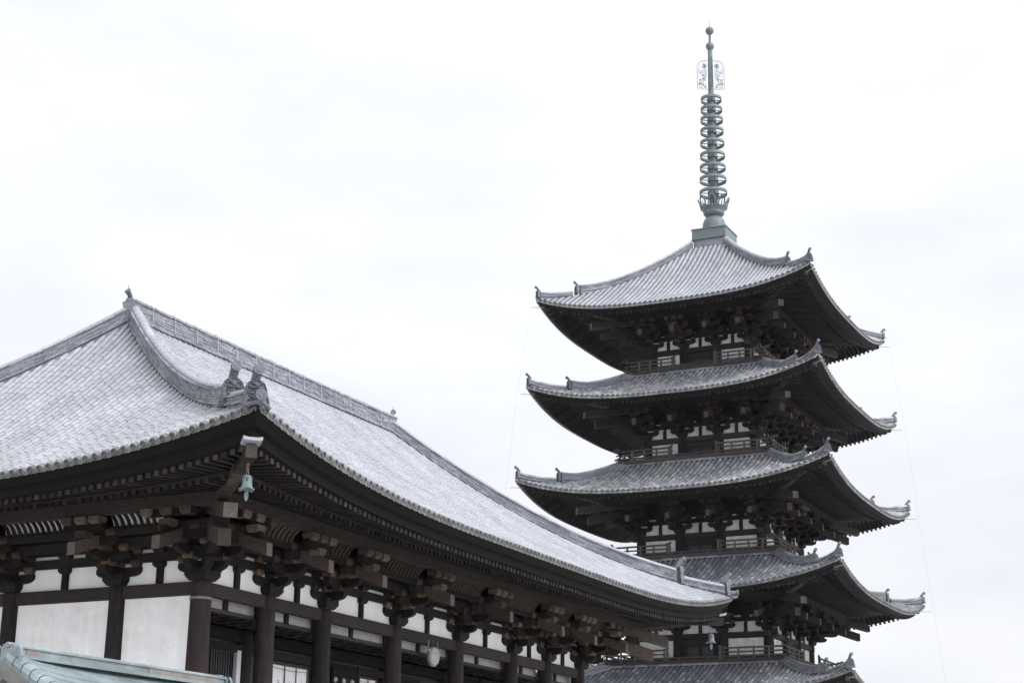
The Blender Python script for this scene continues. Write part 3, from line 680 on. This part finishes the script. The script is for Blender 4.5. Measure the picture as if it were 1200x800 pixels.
# wind bells under the eave corners
def wind_bell(x,y,z,label):
    B=thing('wind_bell',label,'wind bell',(x,y,z),'bronze wind bells under the eave corners'); B.scale=(.80,.80,.85)
    mb=MB()
    for i in range(3):
        Mx=Matrix.Translation((0,0,-.06-.11*i))@Matrix.Rotation(R(90*(i%2)),4,'Z')@Matrix.Rotation(R(90),4,'X')
        mb.lathe([(.045+.012*math.cos(a*math.pi/3),.012*math.sin(a*math.pi/3)) for a in range(6)],n=12,M=Mx,close=True)
    mb.build('chain',COPB,B)
    mb=MB(); n=32; prof=[(0,0),(.10,0),(.125,-.03),(.135,-.12),(.145,-.24),(.165,-.33),(.20,-.39),(.235,-.415)]
    vs=[]
    for r_,z_ in prof:
        for j in range(n):
            a=2*math.pi*j/n; sc=1+.12*max(0,math.cos(4*a))*(1 if r_>.16 else 0)
            zz=z_+(.05*abs(math.sin(2*a)) if r_>.19 else 0)
            vs.append((r_*sc*math.cos(a),r_*sc*math.sin(a),-.34+zz))
    mb.add(vs,[(i*n+j,i*n+(j+1)%n,(i+1)*n+(j+1)%n,(i+1)*n+j) for i in range(len(prof)-1) for j in range(n)])
    for z_,rr in ((-.06,.137),(-.30,.16)): mb.lathe([(rr,-.01),(rr+.012,0),(rr,.01)],(0,0,-.34+z_),32)
    for i in range(4): mb.box((.13*math.cos(i*1.571+.6),.13*math.sin(i*1.571+.6),-.47),(.035,.035,.09),1)
    mb.build('bell_body',[BELLM,BLACK],B,True)
    mb=MB(); mb.tube([(0,0,-.5),(0,0,-.78)],.01,5)
    P=[(0,.0),(.05,-.05),(.065,-.16),(.03,-.26),(0,-.30),(-.03,-.26),(-.065,-.16),(-.05,-.05)]
    mb.prism(P,Matrix.Translation((0,0,-.74))@Matrix.Rotation(R(45),4,'Z')@Matrix.Rotation(R(90),4,'X'),.025); mb.build('wind_vane',BELLM,B)
u0=EV.U(0)
wind_bell(4.02,-4.02,8.43,'verdigris wind bell with hanging vane under the near eave corner of the hall')
wind_bell(4.0,L1+3.75,8.38,'verdigris wind bell under the far eave corner, seen against the pagoda')

# ================================================================== PAGODA
PX,PY=-5.84,57.98
P=thing('pagoda','five-storey dark timber pagoda with stacked tiled roofs and bronze spire','pagoda',(PX,PY,0))
EH=[8.22,8.61,9.04,9.52,9.99]; ZC=[30.59,25.30,19.79,14.21,8.60]; LIP=[29.5,24.1,18.62,13.03,7.45]
BH=[2.98,3.27,3.60,3.92,4.25]; BALC=[4.1,4.5,4.78,5.12]; TD=[1.26,1.27,1.45,1.55,1.55]; RZ=[1.98,1.98,2.13,2.42]
LOCAL=lambda h,sx,sy,al,ou:Side((sx*h,sy*h,0),al,ou,2*h)
def sides(h): return [LOCAL(h,1,-1,(0,1,0),(1,0,0)),LOCAL(h,1,-1,(-1,0,0),(0,-1,0)),LOCAL(h,-1,-1,(0,1,0),(-1,0,0)),LOCAL(h,1,1,(-1,0,0),(0,1,0))]
rng=random.Random(11)
a,t,bl=set_straight(1.08); 
for p in bl: block(a,*p,m=1)
PS=a.mesh('bracket_set',[PWOOD,WBLK]); PT=t.mesh('tail_rafter',[PWOOD2,WEND])
a,t,bl=set_corner(1.08)
for p in bl: block(a,*p,m=1)
PCm=a.mesh('bracket_set',[PWOOD,WBLK]); PTc=t.mesh('tail_rafter',[PWOOD2,WEND])
ORD=['topmost','fourth','third','second','lowest']
for k in range(5):
    E,b,lip=EH[k],BH[k],LIP[k]; up=ZC[k]-lip; OV=E-b; T=lip-TD[k]
    ev=Eave(OV,1.67,up,E,3)
    ss=sides(b)
    bi=1.08 if k==0 else BALC[k-1]-.22; zt=35.15 if k==0 else LIP[k-1]-RZ[k-1]-.97
    faces=[RoofFace(s_,ev,E-bi,1,1,lip+.08,zt,.36) for s_ in ss]
    mb=MB()
    for F in faces: sheet(mb,F,-.08)
    for s_ in ss: sweep(mb,s_,ev,[(OV-.56,lip-.12),(OV-.40,lip-.12),(OV-.36,lip-.02),(OV-.2,lip-.02),(OV+.01,lip+.02),(OV+.01,lip+.05),(OV-.6,lip+.28)])
    rf=mb.build('roof',PWOOD,P)
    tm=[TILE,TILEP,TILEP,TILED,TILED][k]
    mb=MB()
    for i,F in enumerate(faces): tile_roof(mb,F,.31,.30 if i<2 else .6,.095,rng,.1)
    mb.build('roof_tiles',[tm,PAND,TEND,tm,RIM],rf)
    if k>0:      # flashing boards where the roof meets the balcony above
        mb=MB()
        for s_ in sides(bi):
            n=14
            for i in range(n):
                w_=s_.L/n; q=s_.p(w_*(i+.5),.05,zt+.10); mb.box((0,0,0),(w_-.02,.16,.18),0,s_.M(w_*(i+.5),.06,zt+.10))
        mb.build('top_tiles',RIDGE,rf)
    for F,end,seen in ((faces[0],0,1),(faces[0],1,1),(faces[2],0,1),(faces[2],1,0)):
        t0=1.95/F.run
        mb=MB(); ts=[t0+(1-t0)*i/8 for i in range(9)]
        stack(mb,[hip_point(F,t_,end)+Vector((0,0,.04+.16*max(0,1-(t_-t0)/.14))) for t_ in ts],.34,.34,5,rng,.11,.45); mb.build('hip_ridge',[RIDGE,tm],rf)
        t1=.16/F.run
        mb=MB(); ts=[t1+(t0-.05-t1)*i/5 for i in range(6)]
        stack(mb,[hip_point(F,t_,end)+Vector((0,0,.02+.16*(1-i/5)**2)) for i,t_ in enumerate(ts)],.32,.22,3,rng,.11,.45); mb.build('hip_ridge',[RIDGE,tm],rf)
        if seen:
            c=hip_point(F,0,end); dv=c-hip_point(F,.3,end); dv.z=0; dv.normalize(); x=Vector((dv.y,-dv.x,0))
            for tt,Hh in ((t0-.02,.50),(t1-.01,.44)):
                p=hip_point(F,tt,end)+Vector((0,0,.1)); Mo=Matrix(((x.x,dv.x,0,p.x),(x.y,dv.y,0,p.y),(0,0,1,p.z),(0,0,0,1)))
                mb=MB(); demon_tile(mb,Mo,.40,Hh,.12,(.42,.07),rng); mb.build('demon_tile',ONI,rf)
    # rafters and boards
    zp=T+1.92; zb=lip+.30; zf0=zb+.24; zf1=lip-.19
    dB=OV*.70; dF=OV-.46
    mb=MB(); sl=(zb-zp)/(dB-1.67)
    for s_ in ss:
        sweep(mb,s_,ev,[(-.5,zp+.13-sl*2.17),(1.67,zp+.13),(dB+.1,zb+.13+sl*.1),(dB+.1,zb+.16+sl*.1),(1.67,zp+.16),(-.5,zp+.16-sl*2.17)])
        sweep(mb,s_,ev,[(dB-.15,zf0+.12),(dF+.1,zf1+.07),(dF+.1,zf1+.10),(dB-.15,zf0+.15)])
        sweep(mb,s_,ev,[(dB-.14,zb+.10),(dB+.04,zb+.10),(dB+.04,zb+.21),(dB-.14,zb+.21)])
        sweep(mb,s_,ev,[(1.55,T+1.57),(1.79,T+1.57),(1.79,T+1.9),(1.55,T+1.9)])
    mb.build('eave_boards',PWOOD,P)
    for s_ in ss:
        mb=MB(); rafters(mb,s_,ev,-.1,zp+.06-sl*1.77,dB,zb+.03,.13,.14,.27); mb.build('base_rafters',[PRAFT,REND],P)
        mb=MB(); rafters(mb,s_,ev,dB-.15,zf0+.05,dF,zf1,.12,.13,.27); mb.build('flying_rafters',[PRAFT,REND],P)
    for sx,sy in ((1,-1),(1,1),(-1,-1),(-1,1)):
        mb=MB(); lf=lambda d: up*max(0,(d-1.67)/(OV-1.67)); pt=lambda d,z:(sx*(b+d),sy*(b+d),z)
        mb.beam(pt(0,zp-sl*1.6-.05),pt(1.67,zp-.05),.32,.34,0,1); mb.beam(pt(1.67,zp-.05),pt(dB+.15,zb-.08+lf(dB+.15)),.32,.34,0,1)
        mb.beam(pt(dB-.3,zf0-.02+lf(dB-.3)),pt(dF+.12,zf1-.03+lf(dF+.12)),.28,.30,0,1); hr=mb.build('hip_rafter',[PWOOD2,WEND],P)
        mb=MB(); q0=Vector(pt(dF-.1,zf1+.18+lf(dF-.1))); q1=Vector(pt(dF+.28,zf1+.2+lf(dF+.25))); mb.beam(q0,q1,.5,.05); mb.build('rafter_cap',RIDGE,hr)
        if (sx,sy)!=(-1,1):
            mb=MB(); q0=Vector(pt(dF,zf1+lf(dF))); q1=q0+Vector((sx*.55,sy*.55,0)) if (sx,sy)==(1,-1) else q0+Vector((.67*sx if sx*sy>0 or sx<0 else 0,.35*sy,0))*1.2
            mb.tube([q0,q1],.02,5); mb.build('lightning_rod',STEEL,P)
    # body
    zf=lip-RZ[k]-.81 if k<4 else 0
    mb=MB(); mb.box((0,0,(zf+T+2.2)/2),(2*b-.10,2*b-.10,T+2.2-zf)); mb.build('storey_wall',PWOOD,P)
    for si,s_ in enumerate(ss[:2]):
        cols=[0,2*b/3,4*b/3,2*b]
        for i,c in enumerate(cols):
            if si==1 and i==0: continue
            q=s_.p(c,0,0); mb=MB(); mb.lathe([(.26,zf),(.25,T-.1),(.22,T)],(q.x,q.y,0),18); mb.build('column',WCOL,P,True)
            if 0<i<3: place_set(P,s_.M(c,0,T),PS,PT)
        mb=MB(); mb.box((0,0,0),(2*b+1.0,.26,.30)); o=obj('tie_beam',mb.mesh('tie_beam',PWOOD2),P,M=s_.M(b,.02,T-.16+.003*si)); bevel(o)
        for kk,z in enumerate((.69,1.03,1.37)):
            mb=MB(); mb.box((0,0,0),(2*b+.5,.19,.238)); obj('wall_beam',mb.mesh('wall_beam',PWOOD),P,M=s_.M(b,0,T+z+.003*si))
        for i in range(3):
            m=(cols[i]+cols[i+1])/2; ln=2*b/3
            mb=MB(); mb.box((0,0,0),(.19,.15,.47)); st=obj('strut',mb.mesh('strut',PWOOD),P,M=s_.M(m,.0,T+.235))
            for zz in (.81,1.15):
                mb=MB(); block(mb,0,0,0,.42,.16); obj('strut_block',mb.mesh('strut_block',PWOOD),st,M=Matrix.Translation((0,.0,zz-.235-.03)))
            for sg in (-1,1):
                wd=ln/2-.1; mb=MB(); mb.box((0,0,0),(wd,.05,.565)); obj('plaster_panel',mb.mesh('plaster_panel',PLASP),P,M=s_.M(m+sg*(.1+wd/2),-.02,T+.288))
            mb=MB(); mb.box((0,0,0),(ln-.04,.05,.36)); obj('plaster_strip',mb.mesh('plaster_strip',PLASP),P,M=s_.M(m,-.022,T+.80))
            hgt=T-.32-zf-.12
            if i!=1:
                for q_ in (0,):
                    mb=MB(); mb.box((0,0,0),(ln-.62,.06,hgt)); obj('plaster_panel',mb.mesh('plaster_panel',PLASP),P,M=s_.M(m,.0,zf+.1+hgt/2))
            else:
                mb=MB(); mb.box((0,0,0),(ln-.5,.08,hgt)); mb.box((0,.05,-.1),(.07,.06,hgt-.25)); mb.box((0,.05,hgt/2-.1),(ln-.5,.05,.2)); d_=obj('door',mb.mesh('door',PWOOD),P,M=s_.M(m,.0,zf+.1+hgt/2))
                for sg in (-1,1):
                    mb=MB(); mb.box((0,0,0),((ln-.5)*.30,.02,hgt-.5)); obj('window_opening',mb.mesh('window_opening',BLACK),d_,M=Matrix.Translation((sg*(ln-.5)*.2,.05,-.15)))
    for (sx,sy),A in (((1,-1),Matrix.Rotation(R(-90),4,'Z')),((1,1),Matrix.Identity(4)),((-1,-1),Matrix.Rotation(R(180),4,'Z'))):
        place_set(P,Matrix.Translation((sx*b,sy*b,T))@A,PCm,PTc)
    # balcony and railing
    if k<4:
        B_=BALC[k]; zr=lip-RZ[k]; zb0=zr-.74
        mb=MB()
        for s_ in sides(B_):
            mb.box((0,0,0),(2*B_+.5,.2,.16),0,s_.M(B_,-.05,zb0+.0)); mb.box((0,0,0),(2*B_+.3,.5,.05),0,s_.M(B_,-.3,zb0+.105)); mb.box((0,0,0),(2*B_-.3,.2,.3),0,s_.M(B_,-.45,zb0-.2))
        ba=mb.build('balcony',PWOOD2,P)
        for si,s_ in enumerate(sides(B_)):
            mb=MB(); off=.004*(si%2)
            g0,g1=2*B_*.36,2*B_*.64
            rails=[(.62,.055,.42,True),(.40,.045,.25,True),(.17,.06,.33,False)]
            for z,r_,ex,gap in rails:
                zz=zb0+z+off
                segs=[(-ex,g0),(g1,2*B_+ex)] if gap and si in(0,1) else [(-ex,2*B_+ex)]
                for a0,a1 in segs:
                    pts=[s_.p(a0,0,zz+(.14 if z>.6 else 0)),s_.p(a0+.35,0,zz+.01),s_.p(a1-.35,0,zz+.01),s_.p(a1,0,zz+(.14 if z>.6 else 0))]
                    mb.tube(pts,r_,8)
            n=12
            for i in range(n+1):
                c=2*B_*i/n
                if i in (0,n) or not(g0+.05<c<g1-.05): mb.box((0,0,0),(.09,.09,.56),0,s_.M(c,0,zb0+.36))
                else: mb.box((0,0,0),(.08,.08,.14),0,s_.M(c,0,zb0+.10))
            for a_ in (g0-.1,g1+.1):
                if si<2: mb.box((0,0,0),(.11,.11,.66),0,s_.M(a_,0,zb0+.40))
            mb.build('railing',RAILW,ba)
# stone podium
mb=MB(); mb.box((0,0,-.7),(15,15,1.39)); mb.build('stone_podium',STONE,P)
# lightning wires strung between eave corners
for sx,sy,ox,oy in ((-1,-1,-.5,-.4),(1,1,.5,.4)):
    pts=[(sx*(EH[k]-.25)+ox+(sx*.25 if k else 0),sy*(EH[k]-.25)+oy,ZC[k]-.3) for k in range(5)]+[(sx*10.9,sy*10.5,0)]
    mb=MB(); mb.tube(pts,.004,4); mb.build('lightning_wire',STEEL,P)
# spire
def at_z(prof,z0): return [(r,z+z0) for r,z in prof]
mb=MB(); mb.box((0,0,36.0),(2.16,2.16,.62)); mb.box((0,0,36.33),(2.26,2.26,.07)); mb.box((0,0,35.68),(2.24,2.24,.05))
sp=mb.build('spire_base_box',BRON,P); bevel(sp,.02)
mb=MB(); mb.box((0,0,35.42),(2.0,2.0,.5)); mb.build('spire_plinth',RIDGE,P)
mb=MB(); mb.lathe([(.72,36.36),(.71,36.5),(.71,36.8),(.68,37.0),(.58,37.22),(.44,37.34),(.40,37.45)],n=32); mb.build('spire_dome',BRON,P,True)
mb=MB(); mb.lathe([(.36,37.36),(.47,37.40),(.60,37.52),(.66,37.62),(.60,37.68),(.66,37.78),(.80,37.96),(.77,38.0),(.3,37.98)],n=32)
lot=mb.build('lotus_base',BRON,P,True)
for i in range(8):
    a=2*math.pi*i/8+.2; c,s_=math.cos(a),math.sin(a); mb=MB(); pts=[]
    for j in range(13):
        th=math.pi*j/12; u=-math.cos(th)*.22; h=(.0+.62*math.sin(th)**.6) if 0<j<12 else 0
        rr=.76+.20*(h/.62)**1.5
        pts.append((rr*c-u*s_,rr*s_+u*c,37.92+h*1.05))
    mb.tube(pts,.05,6); mb.tube([(.76*c,.76*s_,37.9),(.86*c,.86*s_,38.3)],[.05,.02],6); mb.build('lotus_petal',BRON,lot)
mb=MB(); mb.tube([(0,0,37.9),(0,0,42),(0,0,46),(0,0,48.7)],[.26,.22,.18,.15],16); mb.build('spire_pole',BRON,P,True)
for i,z in enumerate((45.27,44.57,43.87,43.09,42.28,41.44,40.64,39.84,38.97)):
    r_=.65+.20*i/8; mb=MB(); mb.lathe([(r_-.02,-.115),(r_,-.12),(r_+.01,.12),(r_-.015,.115)],(0,0,z),36,close=True)
    rg=mb.build('spire_ring',BRON,P,True)
    mb=MB()
    for q in range(4):
        a=q*math.pi/2+.5; mb.beam((.2*math.cos(a),.2*math.sin(a),z-.02),(r_*math.cos(a),r_*math.sin(a),z-.02),.05,.05)
    mb.lathe([(.36-.012*(9-i)*.9,-.12),(.36-.012*(9-i)*.9,.12)],(0,0,z),16); mb.build('ring_spokes',BRON,rg)
# pierced flame plates
for q in range(4):
    a=q*math.pi/2+R(27)+R(90)*0; c,s_=math.cos(a),math.sin(a); mb=MB(); r_=random.Random(5)
    def pp(x,z): return (x*c,x*s_,z)
    out_=[(.2,45.98),(.84,45.98),(.84,47.3)]+[(.84-.28*(1-math.cos(t_)),47.3+.62*math.sin(t_)) for t_ in [R(q_) for q_ in range(15,91,15)]]+[(.2,48.0)]
    mb.tube([pp(*v) for v in out_],.013,5)
    inn=[(.2+(x-.2)*.86,46.03+(z-45.98)*.95) for x,z in out_]
    mb.tube([pp(*v) for v in inn],.009,5)
    cum=[0]
    for u_,v_ in zip(out_[1:],out_[2:]): cum.append(cum[-1]+math.hypot(v_[0]-u_[0],v_[1]-u_[1]))
    for i in range(26):          # flame tips along the rim
        dd=cum[-1]*i/25; j=max(q_ for q_ in range(len(cum)) if cum[q_]<=dd+1e-9); j=min(j,len(cum)-2); k_=(dd-cum[j])/(cum[j+1]-cum[j])
        x=out_[j+1][0]*(1-k_)+out_[j+2][0]*k_; z=out_[j+1][1]*(1-k_)+out_[j+2][1]*k_; ox=.05 if x>.7 else .02
        mb.tube([pp(x,z),pp(x+ox,z+.04),pp(x+ox*.8,z+.10)],[.011,.010,.003],4)
    for i in range(95):          # scrolls
        z=r_.uniform(46.1,47.75); xo=r_.uniform(.27,.74 if z<47.35 else .55); k_=r_.uniform(.05,.10); a0=r_.uniform(0,6.28); hd=r_.choice((-1,1))
        mb.tube([pp(xo+k_*math.cos(a0+hd*t_)*(1-t_/8),z+k_*math.sin(a0+hd*t_)*(1-t_/8)) for t_ in [R(g_) for g_ in range(0,331,55)]],.0095,4)
    mb.build('flame_plate',BRON,P)
for z,r_,nm in ((48.98,.27,'spire_ball'),(50.06,.27,'spire_jewel')):
    mb=MB(); mb.lathe([(.08,-r_*1.02),(r_*.6,-r_*.8),(r_*.93,-r_*.4),(r_,0),(r_*.93,r_*.4),(r_*.6,r_*.8),(.05,r_*1.03),(0,r_*1.05)],(0,0,z),24); mb.build(nm,BRON,P,True)
mb=MB(); mb.tube([(0,0,49.2),(0,0,49.85)],.085,10); mb.tube([(0,0,50.3),(0,0,50.75)],.015,5); mb.build('spire_neck',BRON,P)

# ================================================================== copper roofed wash pavilion at lower left
W=thing('wash_pavilion','small open pavilion with pale green copper roof in front of the white plaster wall','pavilion',(8.36,-13.3,-1.33))
ZR=4.06; Ly=2.5; half=2.3; dropz=1.15           # local: ridge along y
def wz(t): return ZR-dropz*(t*1.25-.25*t*t)
mb=MB()
n=11
for sg in (-1,1):
    for i in range(n):
        t0,t1=i/n,(i+1)/n
        k=0; yv=-Ly
        x0,x1=sg*half*t0,sg*half*t1
        L_=14
        for j in range(L_):
            y0=-Ly+2*Ly*j/L_; y1=-Ly+2*Ly*(j+1)/L_
            sag=lambda y_: .10*abs(y_/Ly)**3
            z0a,z1a=wz(t0)+.0,wz(t1)+.022
            vs=[(x0,y0,z0a+sag(y0)),(x0,y1,z0a+sag(y1)),(x1,y1,z1a+sag(y1)),(x1,y0,z1a+sag(y0)),(x1,y1,z1a-.03+sag(y1)),(x1,y0,z1a-.03+sag(y0))]
            mb.add(vs,[(0,1,2,3),(3,2,4,5)] if sg>0 else [(3,2,1,0),(5,4,2,3)],0)
rw=mb.build('copper_roof',COPP,W)
# rolled gable edges
for sy in (-1,1):
    mb=MB(); 
    for sg in (-1,1):
        for i in range(14):
            t0,t1=i/14,(i+1)/14-.006
            pts=[]
            for t_ in (t0,t1):
                x=sg*half*t_; z=wz(t_)+.09
                pts.append([(x,sy*(Ly-.02),z+.04),(x,sy*(Ly+.10),z+.03),(x,sy*(Ly+.18),z-.01),(x,sy*(Ly+.22),z-.08),(x,sy*(Ly+.21),z-.16)])
            vs=pts[0]+pts[1]; mb.add(vs,[(q,q+1,q+6,q+5) for q in range(4)])
    mb.build('gable_roll',COPP,rw)
    mb=MB()
    for sg in (-1,1):
        for i in range(14):
            t0,t1=i/14,(i+1)/14
            a_=Vector((sg*half*t0,sy*(Ly+.16),wz(t0)-.17)); b_=Vector((sg*half*t1,sy*(Ly+.16),wz(t1)-.17)); mb.beam(a_,b_,.1,.26)
    mb.build('bargeboard',BAND,W)
mb=MB(); mb.box((0,0,ZR+.03),(.34,2*Ly+.1,.05)); mb.box((0,0,ZR+.10),(.22,2*Ly+.2,.10)); mb.box((0,0,ZR+.165),(.27,2*Ly+.24,.028)); mb.tube([(0,-Ly-.14,ZR+.18),(0,Ly+.14,ZR+.18)],.035,10)
rc=mb.build('ridge_cover',COPP,rw)
for i,(ya,yb) in enumerate(((-Ly+.1,-Ly+.42),(.5,Ly-.1))):
    mb=MB(); mb.box((.116,(ya+yb)/2,ZR+.10),(.012,yb-ya,.088)); mb.build('ridge_patch',COPB,rc)
for sy in (-1,1):
    mb=MB(); y=sy*(Ly+.14); mb.box((0,y,ZR+.06),(.28,.05,.22)); mb.box((0,y,ZR+.185),(.22,.05,.04))
    for sg in (-1,1): mb.tube([(sg*.18,y,ZR+.18),(sg*.22,y,ZR+.12),(sg*.23,y,ZR+.04),(sg*.20,y,ZR-.05)],.028,8)
    mb.tube([(0,y-sy*.1,ZR+.19),(0,y+sy*.06,ZR+.19)],.04,10); mb.build('ridge_end_plate',COPP,rc)
for sx in (-1,1):
    for sy in (-1,1):
        mb=MB(); mb.box((sx*1.45,sy*2.0,1.55),(.22,.22,3.1)); o=mb.build('post',WOOD2,W); bevel(o)
for sx in (-1,1):
    mb=MB(); mb.box((sx*1.45,0,3.1),(.2,5.2,.24)); mb.build('plate_beam',WOOD2,W)
for sy in (-1,1):
    mb=MB(); mb.box((0,sy*2.0,3.08),(3.6,.2,.24)); mb.box((0,sy*2.0,3.62),(.2,.2,.8)); mb.build('cross_beam',WOOD2,W)
mb=MB(); mb.box((0,0,.4),(1.2,2.2,.8)); mb.build('stone_basin',STONE,W)

# ================================================================== trees behind
def tree(x,y,h,cr,label,seed):
    r_=random.Random(seed); T_=thing('leafy_tree',label,'tree',(x,y,-1.4),'trees beyond the temple hall')
    mb=MB(); mb.tube([(0,0,0),(.2,.1,h*.3),(.1,0,h*.55),(0,.2,h*.8)],[.45,.36,.25,.08],9)
    tips=[]
    for i in range(9):
        a=i*2.4; z0=h*(.35+.05*i); p1=Vector((math.cos(a)*cr*.5,math.sin(a)*cr*.5,z0+h*.12)); p2=Vector((math.cos(a)*cr*.9,math.sin(a)*cr*.9,z0+h*.2))
        mb.tube([(.1,0,z0),p1,p2],[.16,.09,.03],6); tips+= [p1,p2]
    mb.build('trunk',BARK,T_)
    mb=MB()
    for i in range(70):
        c=Vector((r_.gauss(0,.45),r_.gauss(0,.45),0)); c=Vector((c.x*cr,c.y*cr,h*(.42+.58*r_.random()**.8)))
        k=1-.5*max(0,(c.z/h-.7)/.3); c.x*=k; c.y*=k
        for j in range(110):
            p=c+Vector((r_.gauss(0,.45),r_.gauss(0,.45),r_.gauss(0,.35))); n_=Vector((r_.gauss(0,1),r_.gauss(0,1),r_.gauss(.4,1))).normalized(); u_=n_.orthogonal().normalized(); v_=n_.cross(u_); s_=r_.uniform(.06,.13)
            mb.add([p-u_*s_*1.5,p-v_*s_*.6,p+u_*s_*1.5,p+v_*s_*.6],[(0,1,2,3)])
    mb.build('crown',LEAF,T_)
tree(-28.5,90,16.2,4.2,'green leafy tree glimpsed past the far end of the hall, left of the pagoda',2)

# ================================================================== thin haze in the air
hm=bpy.data.materials.new('thin_haze'); hm.use_nodes=True; t_=hm.node_tree; t_.nodes.clear()
ho=t_.nodes.new('ShaderNodeOutputMaterial'); hv=t_.nodes.new('ShaderNodeVolumePrincipled'); t_.links.new(hv.outputs[0],ho.inputs['Volume'])
hv.inputs['Color'].default_value=(.86,.90,1,1); hv.inputs['Density'].default_value=.00005
mb=MB(); mb.box((0,0,25.5),(1240,1240,55.8)); hz=mb.build('haze',hm); hz['kind']='stuff'
